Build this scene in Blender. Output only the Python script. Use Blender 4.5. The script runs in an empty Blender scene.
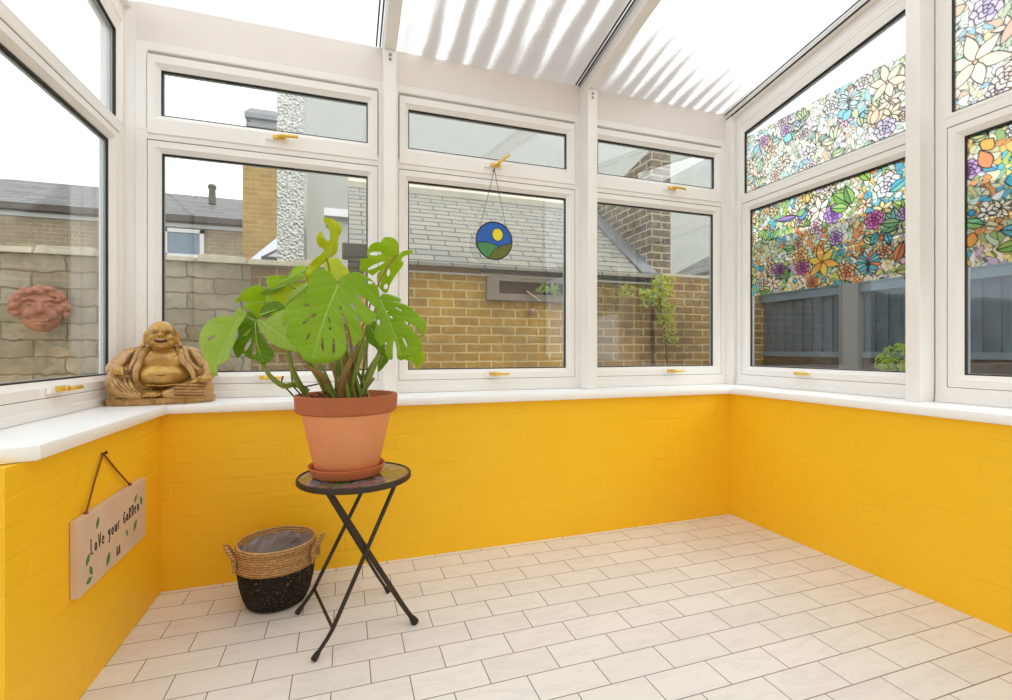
import bpy, bmesh, math, random
import numpy as np
from mathutils import Vector, Matrix, noise as mnoise
from mathutils.geometry import delaunay_2d_cdt

random.seed(4)
SC = bpy.context.scene
COL = SC.collection
PI = math.pi
F = 478.8
TH = math.atan(161 / F)
CO, SI = math.cos(TH), math.sin(TH)


def at(px, py, z):
    """a pixel at depth z in front of the camera, as a world point"""
    l = (px - 506) / F * z
    return Vector((l * CO + z * SI, -l * SI + z * CO, 1 + (350 - py) / F * z))


# ------------------------------------------------------------------ materials
def srgb(r, g, b):
    f = lambda c: (c / 255 / 12.92) if c / 255 <= .04045 else ((c / 255 + .055) / 1.055) ** 2.4
    return (f(r), f(g), f(b), 1)


class NT:
    def __init__(s, name):
        s.m = bpy.data.materials.new(name)
        s.m.use_nodes = True
        s.t = s.m.node_tree
        s.t.nodes.clear()
        s.out = s.t.nodes.new('ShaderNodeOutputMaterial')

    def n(s, kind, **kw):
        nd = s.t.nodes.new('ShaderNode' + kind)
        for k, v in kw.items():
            if hasattr(nd, k) and k not in nd.inputs:
                setattr(nd, k, v)
            else:
                s.put(nd, k, v)
        return nd

    def put(s, nd, k, v):
        i = nd.inputs[k]
        if hasattr(v, 'is_linked') or isinstance(v, bpy.types.NodeSocket):
            s.t.links.new(v, i)
        else:
            i.default_value = v

    def math(s, op, a, b=0.0, clamp=False):
        nd = s.t.nodes.new('ShaderNodeMath')
        nd.operation = op
        nd.use_clamp = clamp
        s.put(nd, 0, a)
        s.put(nd, 1, b)
        return nd.outputs[0]

    def mix(s, f, a, b):
        nd = s.t.nodes.new('ShaderNodeMix')
        nd.data_type = 'RGBA'
        s.put(nd, 0, f)
        s.put(nd, 6, a)
        s.put(nd, 7, b)
        return nd.outputs[2]

    def obj(s):
        return s.n('TexCoord').outputs['Object']

    def noise(s, vec, scale, detail=3, rough=.5, dist=0.0):
        nd = s.t.nodes.new('ShaderNodeTexNoise')
        if vec is not None:
            s.put(nd, 'Vector', vec)
        nd.inputs['Scale'].default_value = scale
        nd.inputs['Detail'].default_value = detail
        nd.inputs['Roughness'].default_value = rough
        nd.inputs['Distortion'].default_value = dist
        return nd.outputs[0]

    def ramp(s, f, stops):
        nd = s.t.nodes.new('ShaderNodeValToRGB')
        s.put(nd, 'Fac', f)
        e = nd.color_ramp.elements
        while len(e) < len(stops):
            e.new(.5)
        for k, (p, c) in enumerate(stops):
            e[k].position = p
            e[k].color = c if len(c) == 4 else (*c, 1)
        return nd.outputs[0]

    def bump(s, h, strength=.3, dist=.01):
        nd = s.t.nodes.new('ShaderNodeBump')
        s.put(nd, 'Height', h)
        nd.inputs['Strength'].default_value = strength
        nd.inputs['Distance'].default_value = dist
        return nd.outputs[0]

    def pbr(s, col, rough=.5, metal=0.0, normal=None, coat=0.0, spec=.5):
        b = s.t.nodes.new('ShaderNodeBsdfPrincipled')
        s.put(b, 'Base Color', col)
        s.put(b, 'Roughness', rough)
        b.inputs['Metallic'].default_value = metal
        b.inputs['Coat Weight'].default_value = coat
        b.inputs['Specular IOR Level'].default_value = spec
        if normal is not None:
            s.put(b, 'Normal', normal)
        s.t.links.new(b.outputs[0], s.out.inputs[0])
        return b

    def end(s, sh):
        s.t.links.new(sh, s.out.inputs[0])
        return s.m


def plain(name, rgb, rough=.5, metal=0.0, var=.06, scale=20, bump=0.0, coat=0.0, spec=.5):
    t = NT(name)
    v = t.noise(t.obj(), scale, 4)
    c = srgb(*rgb)
    d = tuple(max(0, k * (1 - var * 2)) for k in c[:3]) + (1,)
    l = tuple(min(1, k * (1 + var)) for k in c[:3]) + (1,)
    col = t.mix(v, d, l)
    nm = t.bump(t.noise(t.obj(), scale * 4, 3), bump, .004) if bump else None
    t.pbr(col, rough, metal, nm, coat, spec)
    return t.m


def planar(t, axis):
    sp = t.n('SeparateXYZ', Vector=t.obj())
    cb = t.n('CombineXYZ')
    t.put(cb, 0, sp.outputs[0 if axis == 'x' else 1])
    t.put(cb, 1, sp.outputs[2])
    return cb.outputs[0], sp


def brickwork(name, axis, c1, c2, mortar, bw=.215, bh=.0705, ms=.009, dirt=None, dirt_amt=.5, warp=.006, z0=0.0, paint=False):
    t = NT(name)
    v, sp = planar(t, axis)
    nz = t.n('TexNoise', Vector=t.obj())
    nz.inputs['Scale'].default_value = 14
    off = t.n('VectorMath', operation='MULTIPLY_ADD')
    t.put(off, 0, nz.outputs['Color'])
    off.inputs[1].default_value = (warp * 2, warp * 2, 0)
    t.put(off, 2, v)
    b = t.n('TexBrick', Vector=off.outputs[0])
    b.inputs['Scale'].default_value = 1
    b.inputs['Brick Width'].default_value = bw
    b.inputs['Row Height'].default_value = bh
    b.inputs['Mortar Size'].default_value = ms
    b.inputs['Mortar Smooth'].default_value = .35
    b.inputs['Color1'].default_value = srgb(*c1)
    b.inputs['Color2'].default_value = srgb(*c2)
    b.inputs['Mortar'].default_value = srgb(*mortar)
    if paint:
        n2 = t.noise(t.obj(), 3.5, 3)
        # joints half filled by thick paint: only some of them still show
        k = t.math('MULTIPLY', b.outputs['Fac'], t.ramp(t.noise(t.obj(), 5, 2), [(.42, (0, 0, 0)), (.62, (1, 1, 1))]))
        h = t.math('SUBTRACT', t.math('MULTIPLY', t.noise(t.obj(), 9, 3), .35), k)
        fine = t.math('MULTIPLY', t.noise(t.obj(), 60, 3), .08)
        h = t.math('ADD', h, fine)
        base = t.mix(n2, srgb(*c1), srgb(*c2))
        t.pbr(base, .48, 0, t.bump(h, .32, .006), 0, .35)
        return t.m
    g = t.noise(t.obj(), 26, 5, .65)
    col = t.mix(t.math('MULTIPLY', t.ramp(g, [(.45, (0, 0, 0)), (.75, (1, 1, 1))]), .45), b.outputs['Color'], srgb(*mortar))
    if dirt:
        dn = t.ramp(t.noise(t.obj(), 3.2, 5, .6), [(.4, (0, 0, 0)), (.66, (1, 1, 1))])
        col = t.mix(t.math('MULTIPLY', dn, dirt_amt), col, srgb(*dirt))
    h = t.math('SUBTRACT', t.math('MULTIPLY', g, .5), b.outputs['Fac'])
    t.pbr(col, .9, 0, t.bump(h, .7, .012), 0, .2)
    return t.m


def slate(name, c1, c2, axis='x', rw=.28, rh=.105):
    t = NT(name)
    sp = t.n('SeparateXYZ', Vector=t.obj())
    cb = t.n('CombineXYZ')
    t.put(cb, 0, sp.outputs[0])
    t.put(cb, 1, t.math('MULTIPLY', sp.outputs[2], 1.0))
    b = t.n('TexBrick', Vector=cb.outputs[0])
    b.inputs['Scale'].default_value = 1
    b.inputs['Brick Width'].default_value = rw
    b.inputs['Row Height'].default_value = rh
    b.inputs['Mortar Size'].default_value = .0062 * rh / .056
    b.inputs['Color1'].default_value = srgb(*c1)
    b.inputs['Color2'].default_value = srgb(*c2)
    b.inputs['Mortar'].default_value = srgb(60, 58, 54)
    n = t.noise(t.obj(), 5, 5)
    col = t.mix(t.math('MULTIPLY', n, .22), b.outputs['Color'], srgb(200, 194, 178))
    t.pbr(col, .7, 0, t.bump(t.math('SUBTRACT', t.math('MULTIPLY', n, .3), b.outputs['Fac']), .5, .01), 0, .3)
    return t.m


M = {}
M['upvc'] = plain('white_upvc', (247, 243, 239), .28, var=.012, scale=6, spec=.5)
M['fascia'] = plain('fascia_board', (240, 232, 227), .4, var=.015, scale=5)
M['sill'] = plain('sill_board', (252, 252, 252), .3, var=.01, scale=5)
M['gasket'] = plain('black_gasket', (38, 34, 32), .6)
M['spacer'] = plain('aluminium_spacer', (200, 205, 210), .35, .6)
M['screw'] = plain('grey_screw', (165, 160, 155), .3, .8)
M['gold'] = plain('brass_handle', (238, 196, 92), .28, .55, var=.08, scale=60)
M['hook'] = plain('handle_hole', (70, 50, 30), .5)


def glassmat(name, tint=(.97, .985, .98), refl=.055):
    t = NT(name)
    tr = t.n('BsdfTransparent')
    tr.inputs[0].default_value = (*tint, 1)
    gl = t.n('BsdfGlossy')
    gl.inputs['Roughness'].default_value = .02
    gl.inputs[0].default_value = (.95, .97, 1, 1)
    lw = t.n('LayerWeight')
    lw.inputs['Blend'].default_value = .35
    f = t.math('ADD', t.math('MULTIPLY', t.math('POWER', lw.outputs['Facing'], 2.5), .45), refl)
    # rain marks and dust on the pane
    d = t.ramp(t.noise(t.obj(), 9, 6, .7), [(.55, (0, 0, 0)), (.8, (1, 1, 1))])
    mx = t.n('MixShader')
    t.put(mx, 0, f)
    t.t.links.new(tr.outputs[0], mx.inputs[1])
    t.t.links.new(gl.outputs[0], mx.inputs[2])
    df = t.n('BsdfDiffuse')
    df.inputs[0].default_value = (.85, .86, .85, 1)
    m2 = t.n('MixShader')
    t.put(m2, 0, t.math('MULTIPLY', d, .05))
    t.t.links.new(mx.outputs[0], m2.inputs[1])
    t.t.links.new(df.outputs[0], m2.inputs[2])
    return t.end(m2.outputs[0])


M['glass'] = glassmat('window_glass')

# roof sheet: patterned translucent sheet with grey streaks rising from the eave
t = NT('roof_sheet')
sp = t.n('SeparateXYZ', Vector=t.obj())
cx = t.n('CombineXYZ')
t.put(cx, 0, t.math('MULTIPLY', sp.outputs[0], t.math('ADD', 9.0, t.math('MULTIPLY', t.math('GREATER_THAN', sp.outputs[0], 1.35), 6.0))))
t.put(cx, 1, t.math('MULTIPLY', sp.outputs[1], .35))
st = t.noise(cx.outputs[0], 1.0, 2.5, .55, .3)
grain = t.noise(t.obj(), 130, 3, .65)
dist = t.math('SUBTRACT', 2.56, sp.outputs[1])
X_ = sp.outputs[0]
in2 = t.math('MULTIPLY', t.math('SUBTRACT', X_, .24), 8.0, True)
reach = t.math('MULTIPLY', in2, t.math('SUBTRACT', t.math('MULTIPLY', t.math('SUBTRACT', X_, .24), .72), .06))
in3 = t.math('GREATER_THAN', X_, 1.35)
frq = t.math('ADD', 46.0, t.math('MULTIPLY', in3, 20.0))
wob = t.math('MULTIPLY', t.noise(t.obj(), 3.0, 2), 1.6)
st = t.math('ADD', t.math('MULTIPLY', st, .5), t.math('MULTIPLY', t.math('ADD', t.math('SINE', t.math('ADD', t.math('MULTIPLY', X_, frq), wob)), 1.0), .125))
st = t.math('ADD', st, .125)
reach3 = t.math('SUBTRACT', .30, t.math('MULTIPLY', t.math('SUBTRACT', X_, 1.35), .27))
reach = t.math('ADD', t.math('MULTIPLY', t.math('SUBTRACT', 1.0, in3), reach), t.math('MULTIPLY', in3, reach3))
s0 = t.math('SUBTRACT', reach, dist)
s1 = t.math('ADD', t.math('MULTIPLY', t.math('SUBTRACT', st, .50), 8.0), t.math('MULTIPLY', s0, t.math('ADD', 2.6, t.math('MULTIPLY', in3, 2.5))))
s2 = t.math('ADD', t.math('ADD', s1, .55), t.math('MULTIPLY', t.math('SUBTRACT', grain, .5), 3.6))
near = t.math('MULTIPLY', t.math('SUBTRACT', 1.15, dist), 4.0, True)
streak = t.math('MULTIPLY', t.math('MULTIPLY', t.math('ADD', s2, 0.0, True), in2), near)
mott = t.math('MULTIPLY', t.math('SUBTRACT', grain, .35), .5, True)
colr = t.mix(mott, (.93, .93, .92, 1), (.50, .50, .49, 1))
colr = t.mix(streak, colr, (.80, .76, .72, 1))
trl = t.n('BsdfTranslucent')
t.put(trl, 'Color', colr)
trp = t.n('BsdfTransparent')
t.put(trp, 'Color', t.mix(streak, t.mix(mott, (.95, .95, .95, 1), (.45, .45, .45, 1)), (.24, .225, .21, 1)))
dff = t.n('BsdfDiffuse')
dff.inputs[0].default_value = (.8, .79, .77, 1)
ma = t.n('MixShader')
ma.inputs[0].default_value = .45
t.t.links.new(trl.outputs[0], ma.inputs[1])
t.t.links.new(trp.outputs[0], ma.inputs[2])
mb = t.n('MixShader')
mb.inputs[0].default_value = .10
t.t.links.new(ma.outputs[0], mb.inputs[1])
t.t.links.new(dff.outputs[0], mb.inputs[2])
M['roof'] = t.end(mb.outputs[0])

M['wall_x'] = brickwork('yellow_painted_brick_x', 'x', (254, 196, 24), (255, 203, 44), (254, 196, 24), .225, .075, .008, paint=True)
M['wall_y'] = brickwork('yellow_painted_brick_y', 'y', (254, 196, 24), (255, 203, 44), (254, 196, 24), .225, .075, .008, paint=True)
M['housewall'] = plain('painted_house_wall', (240, 236, 226), .8, var=.02, scale=4)

# floor tiles
t = NT('floor_tiles')
mp = t.n('Mapping', Vector=t.obj())
mp.inputs['Location'].default_value = (.1524, -1.6055, 0)
b = t.n('TexBrick', Vector=mp.outputs[0])
b.offset = .5
b.inputs['Scale'].default_value = 1
b.inputs['Brick Width'].default_value = .22715
b.inputs['Row Height'].default_value = .1161
b.inputs['Mortar Size'].default_value = .0017
b.inputs['Mortar Smooth'].default_value = .1
b.inputs['Color1'].default_value = srgb(231, 227, 224)
b.inputs['Color2'].default_value = srgb(237, 234, 231)
b.inputs['Mortar'].default_value = srgb(112, 100, 90)
mp2 = t.n('Mapping', Vector=t.obj())
mp2.inputs['Rotation'].default_value = (0, 0, .45)
mp2.inputs['Scale'].default_value = (1.4, 6, 1)
vein = t.ramp(t.noise(mp2.outputs[0], 2.4, 6, .6, 1.2), [(.50, (0, 0, 0)), (.56, (1, 1, 1)), (.62, (0, 0, 0))])
cl = t.noise(t.obj(), 2.3, 3)
col = t.mix(t.math('MULTIPLY', vein, .22), b.outputs['Color'], srgb(196, 192, 192))
col = t.mix(t.math('MULTIPLY', cl, .1), col, srgb(222, 212, 200))
t.pbr(col, t.math('ADD', t.math('MULTIPLY', cl, .12), .36), 0,
      t.bump(t.math('SUBTRACT', t.math('MULTIPLY', t.noise(t.obj(), 30, 2), .1), b.outputs['Fac']), .25, .003), 0, .35)
M['floor'] = t.m

M['stock'] = brickwork('yellow_stock_brick', 'x', (206, 160, 56), (180, 138, 48), (236, 212, 150), .205, .0705, .0085,
                       dirt=(120, 92, 44), dirt_amt=.35, warp=.007)
M['greybrick'] = brickwork('old_grey_brick', 'x', (158, 146, 120), (186, 176, 156), (132, 120, 100), .30, .098, .006,
                           dirt=(118, 108, 82), dirt_amt=.6, warp=.022)
M['brownbrick'] = brickwork('brown_stock_brick', 'x', (156, 122, 70), (128, 100, 62), (192, 172, 128), .205, .0705, .008,
                            dirt=(96, 82, 62), dirt_amt=.5, warp=.008)
M['gablebrick_y'] = brickwork('grey_gable_brick_y', 'y', (120, 104, 84), (96, 84, 72), (196, 184, 160), .205, .0705, .009,
                              dirt=(90, 80, 70), dirt_amt=.4, warp=.007)
M['gablebrick_x'] = brickwork('grey_gable_brick_x', 'x', (120, 104, 84), (96, 84, 72), (186, 174, 150), .205, .0705, .009,
                              dirt=(90, 80, 70), dirt_amt=.4, warp=.007)
M['farbrick'] = brickwork('far_tan_brick', 'x', (150, 134, 108), (168, 150, 120), (186, 174, 150), .23, .08, .009, dirt=(130, 118, 98))
M['farstock'] = brickwork('far_yellow_brick', 'x', (176, 142, 78), (152, 120, 66), (186, 160, 108), .23, .08, .009, dirt=(140, 118, 76))
M['redbrick'] = brickwork('orange_house_brick', 'y', (190, 128, 92), (168, 108, 80), (210, 190, 165), .225, .075, .009, dirt=(150, 110, 84))
M['slate'] = slate('weathered_slate', (146, 141, 126), (128, 128, 122), rw=.26, rh=.056)
M['farslate'] = slate('far_slate', (116, 116, 118), (92, 92, 96), rw=.45, rh=.10)
M['render'] = plain('pale_render', (174, 176, 168), .9, var=.03, scale=1.3)
t = NT('pebbledash')
pn = t.n('TexVoronoi', Vector=t.obj())
pn.inputs['Scale'].default_value = 32
t.pbr(t.mix(t.noise(t.obj(), 26, 4, .7), srgb(176, 178, 168), srgb(240, 240, 232)), .95, 0, t.bump(pn.outputs['Distance'], 1, .05), 0, .1)
M['pebble'] = t.m
M['lead'] = plain('lead_flashing', (124, 126, 128), .6, .1, scale=6)
M['paleslope'] = plain('pale_glazed_slope', (196, 198, 208), .4, var=.06, scale=3)
M['mortar'] = plain('mortar_ridge', (214, 208, 192), .9, var=.12, scale=9, bump=.5)
M['coping'] = plain('wall_coping', (190, 180, 156), .95, var=.2, scale=14, bump=.8)
M['gutter'] = plain('dark_gutter', (74, 62, 54), .5)
M['whitewood'] = plain('white_fascia_outside', (226, 226, 224), .6, var=.04)
M['brownwood'] = plain('brown_fascia_outside', (150, 112, 60), .7, var=.12)
M['fence'] = plain('blue_grey_fence', (74, 96, 114), .75, var=.16, scale=7)
M['fencerail'] = plain('fence_rail', (106, 128, 144), .7, var=.12, scale=6)
M['fencepost'] = plain('concrete_post', (132, 134, 134), .85, var=.08, scale=8)
M['troughwood'] = plain('grey_brown_wood', (150, 138, 124), .9, var=.15, scale=10)
M['darkboard'] = plain('gravel_board', (78, 66, 58), .9, var=.15)
M['ground'] = plain('yard_ground', (120, 116, 104), .95, var=.12, scale=2, bump=.4)
M['farwin'] = plain('far_window_glass', (112, 128, 142), .12, spec=.8)
M['terra'] = plain('terracotta', (240, 162, 112), .8, var=.05, scale=9, bump=.15)
M['terra_rim'] = plain('terracotta_rim', (184, 104, 64), .8, var=.10, scale=12, bump=.15)
M['saucer'] = plain('saucer_terracotta', (212, 122, 76), .6, var=.05, scale=8)
M['soil'] = plain('potting_soil', (84, 58, 42), .95, var=.3, scale=60, bump=1)
M['mask'] = plain('terracotta_mask', (184, 122, 100), .85, var=.2, scale=16, bump=.4)
M['iron'] = plain('brown_black_iron', (62, 52, 44), .45, .5, var=.08)
M['root'] = plain('brown_root', (120, 84, 52), .8, var=.2)
M['wire'] = plain('black_wire', (35, 30, 26), .5)
M['basketblack'] = None
M['twine'] = plain('brown_twine', (140, 84, 36), .9)
M['boardwood'] = plain('limewashed_wood', (222, 194, 168), .75, var=.10, scale=11, bump=.2)
M['boardside'] = plain('bare_wood_edge', (226, 196, 150), .75, var=.1, scale=30)
M['ink'] = plain('dark_ink', (58, 44, 34), .7)
M['leafpaint'] = plain('green_paint', (70, 128, 74), .7)
M['blueglass'] = plain('blue_glass', (40, 98, 190), .25, var=.15, scale=30)
M['yellowglass'] = plain('yellow_glass', (240, 226, 50), .3, var=.08, scale=30)
M['greenglass'] = plain('green_glass', (74, 146, 90), .3, var=.15, scale=30)
M['oliveglass'] = plain('olive_glass', (106, 112, 34), .3, var=.15, scale=30)
M['came'] = plain('dark_lead_came', (46, 48, 50), .5, .3)
M['chain'] = plain('fine_chain', (120, 108, 84), .4, .6)
M['statuedark'] = plain('dark_mouth', (84, 46, 22), .6)
M['foldbrown'] = plain('fold_brown', (120, 84, 44), .6)  # brown for the thin lines along the robe folds
M['toothwhite'] = plain('statue_teeth', (206, 178, 130), .5)
M['ivory'] = plain('pale_stick', (215, 200, 190), .6)
M['redwhite'] = plain('red_and_white_ball', (216, 160, 150), .6, var=.4, scale=90)

t = NT('statue_gilt')
c = t.ramp(t.noise(t.obj(), 22, 5, .7, .6), [(.3, srgb(140, 98, 48)), (.5, srgb(186, 142, 84)), (.72, srgb(212, 174, 112))])
t.pbr(c, .36, .18, t.bump(t.noise(t.obj(), 55, 4), .25, .004), .25, .5)
M['statue'] = t.m
t = NT('statue_skin_gold')
c = t.ramp(t.noise(t.obj(), 14, 4, .6), [(.3, srgb(156, 110, 46)), (.7, srgb(214, 168, 84))])
t.pbr(c, .28, .3, t.bump(t.noise(t.obj(), 60, 3), .12, .003), .4, .5)
M['statueskin'] = t.m

# woven straw and black rope for the basket
def woven(name, c1, c2, fleck=None):
    t = NT(name)
    sp = t.n('SeparateXYZ', Vector=t.obj())
    w = t.n('TexWave', wave_type='BANDS', bands_direction='Z')
    t.put(w, 'Vector', t.obj())
    w.inputs['Scale'].default_value = 34
    w.inputs['Distortion'].default_value = 3.5
    w.inputs['Detail'].default_value = 3
    w.inputs['Detail Scale'].default_value = 3
    n = t.noise(t.obj(), 70, 4, .7)
    f = t.math('ADD', t.math('MULTIPLY', w.outputs['Fac'], .5), t.math('MULTIPLY', n, .5))
    col = t.ramp(f, [(.25, srgb(*c1)), (.7, srgb(*c2))])
    if fleck:
        fl = t.ramp(t.noise(t.obj(), 120, 2, .6), [(.62, (0, 0, 0)), (.68, (1, 1, 1))])
        col = t.mix(t.math('MULTIPLY', fl, .55), col, srgb(*fleck))
    t.pbr(col, .85, 0, t.bump(f, .9, .008), 0, .2)
    return t.m


M['straw'] = woven('woven_straw', (166, 118, 70), (226, 184, 130))
M['blackrope'] = woven('black_woven_rope', (30, 26, 24), (48, 42, 38), (190, 160, 115))
t = NT('plastic_liner')
tr = t.n('BsdfTransparent')
tr.inputs[0].default_value = (.75, .72, .72, 1)
pb = t.n('BsdfPrincipled')
pb.inputs['Base Color'].default_value = srgb(178, 168, 166)
pb.inputs['Roughness'].default_value = .12
mx = t.n('MixShader')
mx.inputs[0].default_value = .78
t.t.links.new(tr.outputs[0], mx.inputs[1])
t.t.links.new(pb.outputs[0], mx.inputs[2])
M['liner'] = t.end(mx.outputs[0])

# mosaic glass top
t = NT('mosaic_top')
vo = t.n('TexVoronoi', Vector=t.obj(), feature='F1')
vo.inputs['Scale'].default_value = 19
ve = t.n('TexVoronoi', Vector=t.obj(), feature='DISTANCE_TO_EDGE')
ve.inputs['Scale'].default_value = 19
sv = t.n('SeparateColor')
t.put(sv, 0, vo.outputs['Color'])
cm = t.ramp(sv.outputs[0], [(0, srgb(92, 122, 48)), (.3, srgb(132, 150, 160)), (.42, srgb(158, 124, 138)), (.52, srgb(116, 122, 152)),
                            (.62, srgb(146, 112, 122)), (.75, srgb(98, 128, 66)), (1, srgb(146, 144, 166))])
cm = t.mix(t.ramp(ve.outputs['Distance'], [(.03, (0, 0, 0)), (.06, (1, 1, 1))]), srgb(96, 86, 76), cm)
t.pbr(cm, .12, 0, None, .6, .6)
M['mosaic'] = t.m


def leafmat(name, c1, c2, thru):
    t = NT(name)
    n = t.noise(t.obj(), 7, 3)
    col = t.mix(n, srgb(*c1), srgb(*c2))
    aa = t.n('Attribute')
    aa.attribute_name = 'along'
    ab = t.n('Attribute')
    ab.attribute_name = 'across'
    sv_ = t.math('DIVIDE', t.math('SUBTRACT', aa.outputs['Fac'], t.math('MULTIPLY', ab.outputs['Fac'], .55)), .13)
    fr_ = t.math('ABSOLUTE', t.math('SUBTRACT', t.math('FRACT', t.math('ADD', sv_, 50.5)), .5))
    k2_ = t.math('MULTIPLY', t.math('SUBTRACT', 1.0, t.math('DIVIDE', fr_, .085), True), .6)
    k1_ = t.math('SUBTRACT', 1.0, t.math('DIVIDE', ab.outputs['Fac'], .020), True)
    vn_ = t.math('MAXIMUM', k1_, k2_)
    col = t.mix(t.math('MULTIPLY', vn_, .6), col, srgb(204, 222, 110))
    p = t.n('BsdfPrincipled')
    t.put(p, 'Base Color', col)
    p.inputs['Roughness'].default_value = .33
    p.inputs['Specular IOR Level'].default_value = .32
    tl = t.n('BsdfTranslucent')
    tl.inputs[0].default_value = srgb(*thru)
    t.put(p, 'Normal', t.bump(vn_, .5, .004))
    m = t.n('MixShader')
    m.inputs[0].default_value = .38
    t.t.links.new(p.outputs[0], m.inputs[1])
    t.t.links.new(tl.outputs[0], m.inputs[2])
    return t.end(m.outputs[0])


M['leaf'] = leafmat('monstera_green', (134, 170, 22), (148, 184, 34), (190, 226, 14))
M['leafpale'] = leafmat('monstera_pale', (160, 188, 66), (176, 204, 90), (200, 226, 40))
M['leafyellow'] = leafmat('monstera_yellowing', (206, 206, 20), (170, 200, 30), (236, 236, 10))
M['leafdark'] = leafmat('monstera_dark', (104, 142, 16), (118, 154, 24), (150, 186, 8))
M['leaflime'] = leafmat('monstera_lime', (162, 196, 20), (176, 208, 34), (204, 232, 10))
M['stem'] = plain('green_petiole', (138, 156, 62), .5, var=.15, scale=20)
M['stembrown'] = plain('brown_petiole', (160, 124, 70), .6, var=.2, scale=20)
M['ivy'] = leafmat('creeper_leaf', (150, 158, 66), (176, 180, 90), (190, 200, 60))
M['shrub'] = leafmat('shrub_leaf', (96, 132, 52), (130, 160, 72), (150, 190, 60))

# ------------------------------------------------------------------ object helpers
def link(name, me, parent=None, loc=None, rotz=0.0):
    o = bpy.data.objects.new(name, me)
    COL.objects.link(o)
    if parent is not None:
        o.parent = parent
    if loc is not None:
        o.location = loc
    if rotz:
        o.rotation_euler[2] = rotz
    return o


def tag(o, label=None, cat=None, group=None, kind=None):
    if label:
        o['label'] = label
    if cat:
        o['category'] = cat
    if group:
        o['group'] = group
    if kind:
        o['kind'] = kind
    return o


def empty(name, loc=(0, 0, 0), rotz=0.0, **kw):
    o = link(name, None, None, loc, rotz)
    o.empty_display_size = .05
    return tag(o, **kw)


class MB:
    """collects shapes, built as one mesh object"""

    def __init__(s):
        s.v = []
        s.f = []
        s.mi = []
        s.cur = 0

    def add(s, vs, fs, mi=None):
        o = len(s.v)
        s.v += [tuple(v) for v in vs]
        s.f += [[o + i for i in f] for f in fs]
        s.mi += [s.cur if mi is None else mi] * len(fs)

    def box(s, x0, x1, y0, y1, z0, z1, mi=None):
        vs = [(x, y, z) for z in (z0, z1) for y in (y0, y1) for x in (x0, x1)]
        s.add(vs, [(0, 2, 3, 1), (4, 5, 7, 6), (0, 1, 5, 4), (2, 6, 7, 3), (0, 4, 6, 2), (1, 3, 7, 5)], mi)

    def hexa(s, a, b, mi=None):
        """prism between two equally long loops"""
        n = len(a)
        fs = [(i, (i + 1) % n, n + (i + 1) % n, n + i) for i in range(n)]
        s.add(list(a) + list(b), fs + [tuple(range(n - 1, -1, -1)), tuple(range(n, 2 * n))], mi)

    def loops(s, rings, close=True, mi=None):
        n = len(rings[0])
        vs = [p for r in rings for p in r]
        fs = []
        for k in range(len(rings) - 1):
            for i in range(n if close else n - 1):
                j = (i + 1) % n
                fs.append((k * n + i, k * n + j, (k + 1) * n + j, (k + 1) * n + i))
        s.add(vs, fs, mi)

    def lathe(s, prof, n=48, c=(0, 0, 0), mi=None, sx=1.0, sy=1.0):
        rings = []
        for r, z in prof:
            rings.append([(c[0] + r * sx * math.cos(2 * PI * i / n), c[1] + r * sy * math.sin(2 * PI * i / n), c[2] + z) for i in range(n)])
        s.loops(rings, True, mi)

    def tube(s, pts, r, n=8, mi=None, caps=True):
        pts = [Vector(p) for p in pts]
        rs = r if isinstance(r, (list, tuple)) else [r] * len(pts)
        rings = []
        up = Vector((0, 0, 1))
        prev = None
        for k, p in enumerate(pts):
            d = (pts[min(k + 1, len(pts) - 1)] - pts[max(k - 1, 0)])
            if d.length < 1e-9:
                d = Vector((0, 0, 1))
            d.normalize()
            if prev is None:
                a = d.cross(up if abs(d.z) < .95 else Vector((1, 0, 0))).normalized()
            else:
                a = (prev - d * prev.dot(d)).normalized()
            prev = a
            b = d.cross(a)
            rings.append([p + (a * math.cos(2 * PI * i / n) + b * math.sin(2 * PI * i / n)) * rs[k] for i in range(n)])
        s.loops(rings, True, mi)
        if caps:
            s.add(rings[0], [tuple(range(n))], mi)
            s.add(rings[-1], [tuple(range(n - 1, -1, -1))], mi)

    def ball(s, c, rx, ry=None, rz=None, n=12, m=8, mi=None):
        ry = rx if ry is None else ry
        rz = rx if rz is None else rz
        rings = []
        for k in range(m + 1):
            a = -PI / 2 + PI * k / m
            q = max(math.cos(a), 1e-3)
            rings.append([(c[0] + rx * q * math.cos(2 * PI * i / n), c[1] + ry * q * math.sin(2 * PI * i / n), c[2] + rz * math.sin(a)) for i in range(n)])
        s.loops(rings, True, mi)
        s.add(rings[0], [tuple(range(n - 1, -1, -1))], mi)
        s.add(rings[-1], [tuple(range(n))], mi)

    def mesh(s, name, mats, smooth=False, bevel=0.0, weld=True):
        me = bpy.data.meshes.new(name)
        me.from_pydata(s.v, [], s.f)
        me.polygons.foreach_set('material_index', s.mi)
        bm = bmesh.new()
        bm.from_mesh(me)
        if weld:
            bmesh.ops.remove_doubles(bm, verts=bm.verts, dist=1e-6)
        bmesh.ops.recalc_face_normals(bm, faces=bm.faces)
        if bevel:
            es = [e for e in bm.edges if len(e.link_faces) == 2 and e.calc_face_angle(0) > .6]
            bmesh.ops.bevel(bm, geom=es, offset=bevel, segments=2, profile=.5, affect='EDGES', clamp_overlap=True)
        bm.to_mesh(me)
        bm.free()
        for m in (mats if isinstance(mats, (list, tuple)) else [mats]):
            me.materials.append(M[m] if isinstance(m, str) else m)
        if smooth:
            me.polygons.foreach_set('use_smooth', [True] * len(me.polygons))
            me.set_sharp_from_angle(angle=math.radians(40))
        me.update()
        return me

    def build(s, name, mats, parent=None, smooth=False, bevel=0.0, loc=None, weld=True):
        return link(name, s.mesh(name, mats, smooth, bevel, weld), parent, loc)


def struct(o):
    o['kind'] = 'structure'
    return o


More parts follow.
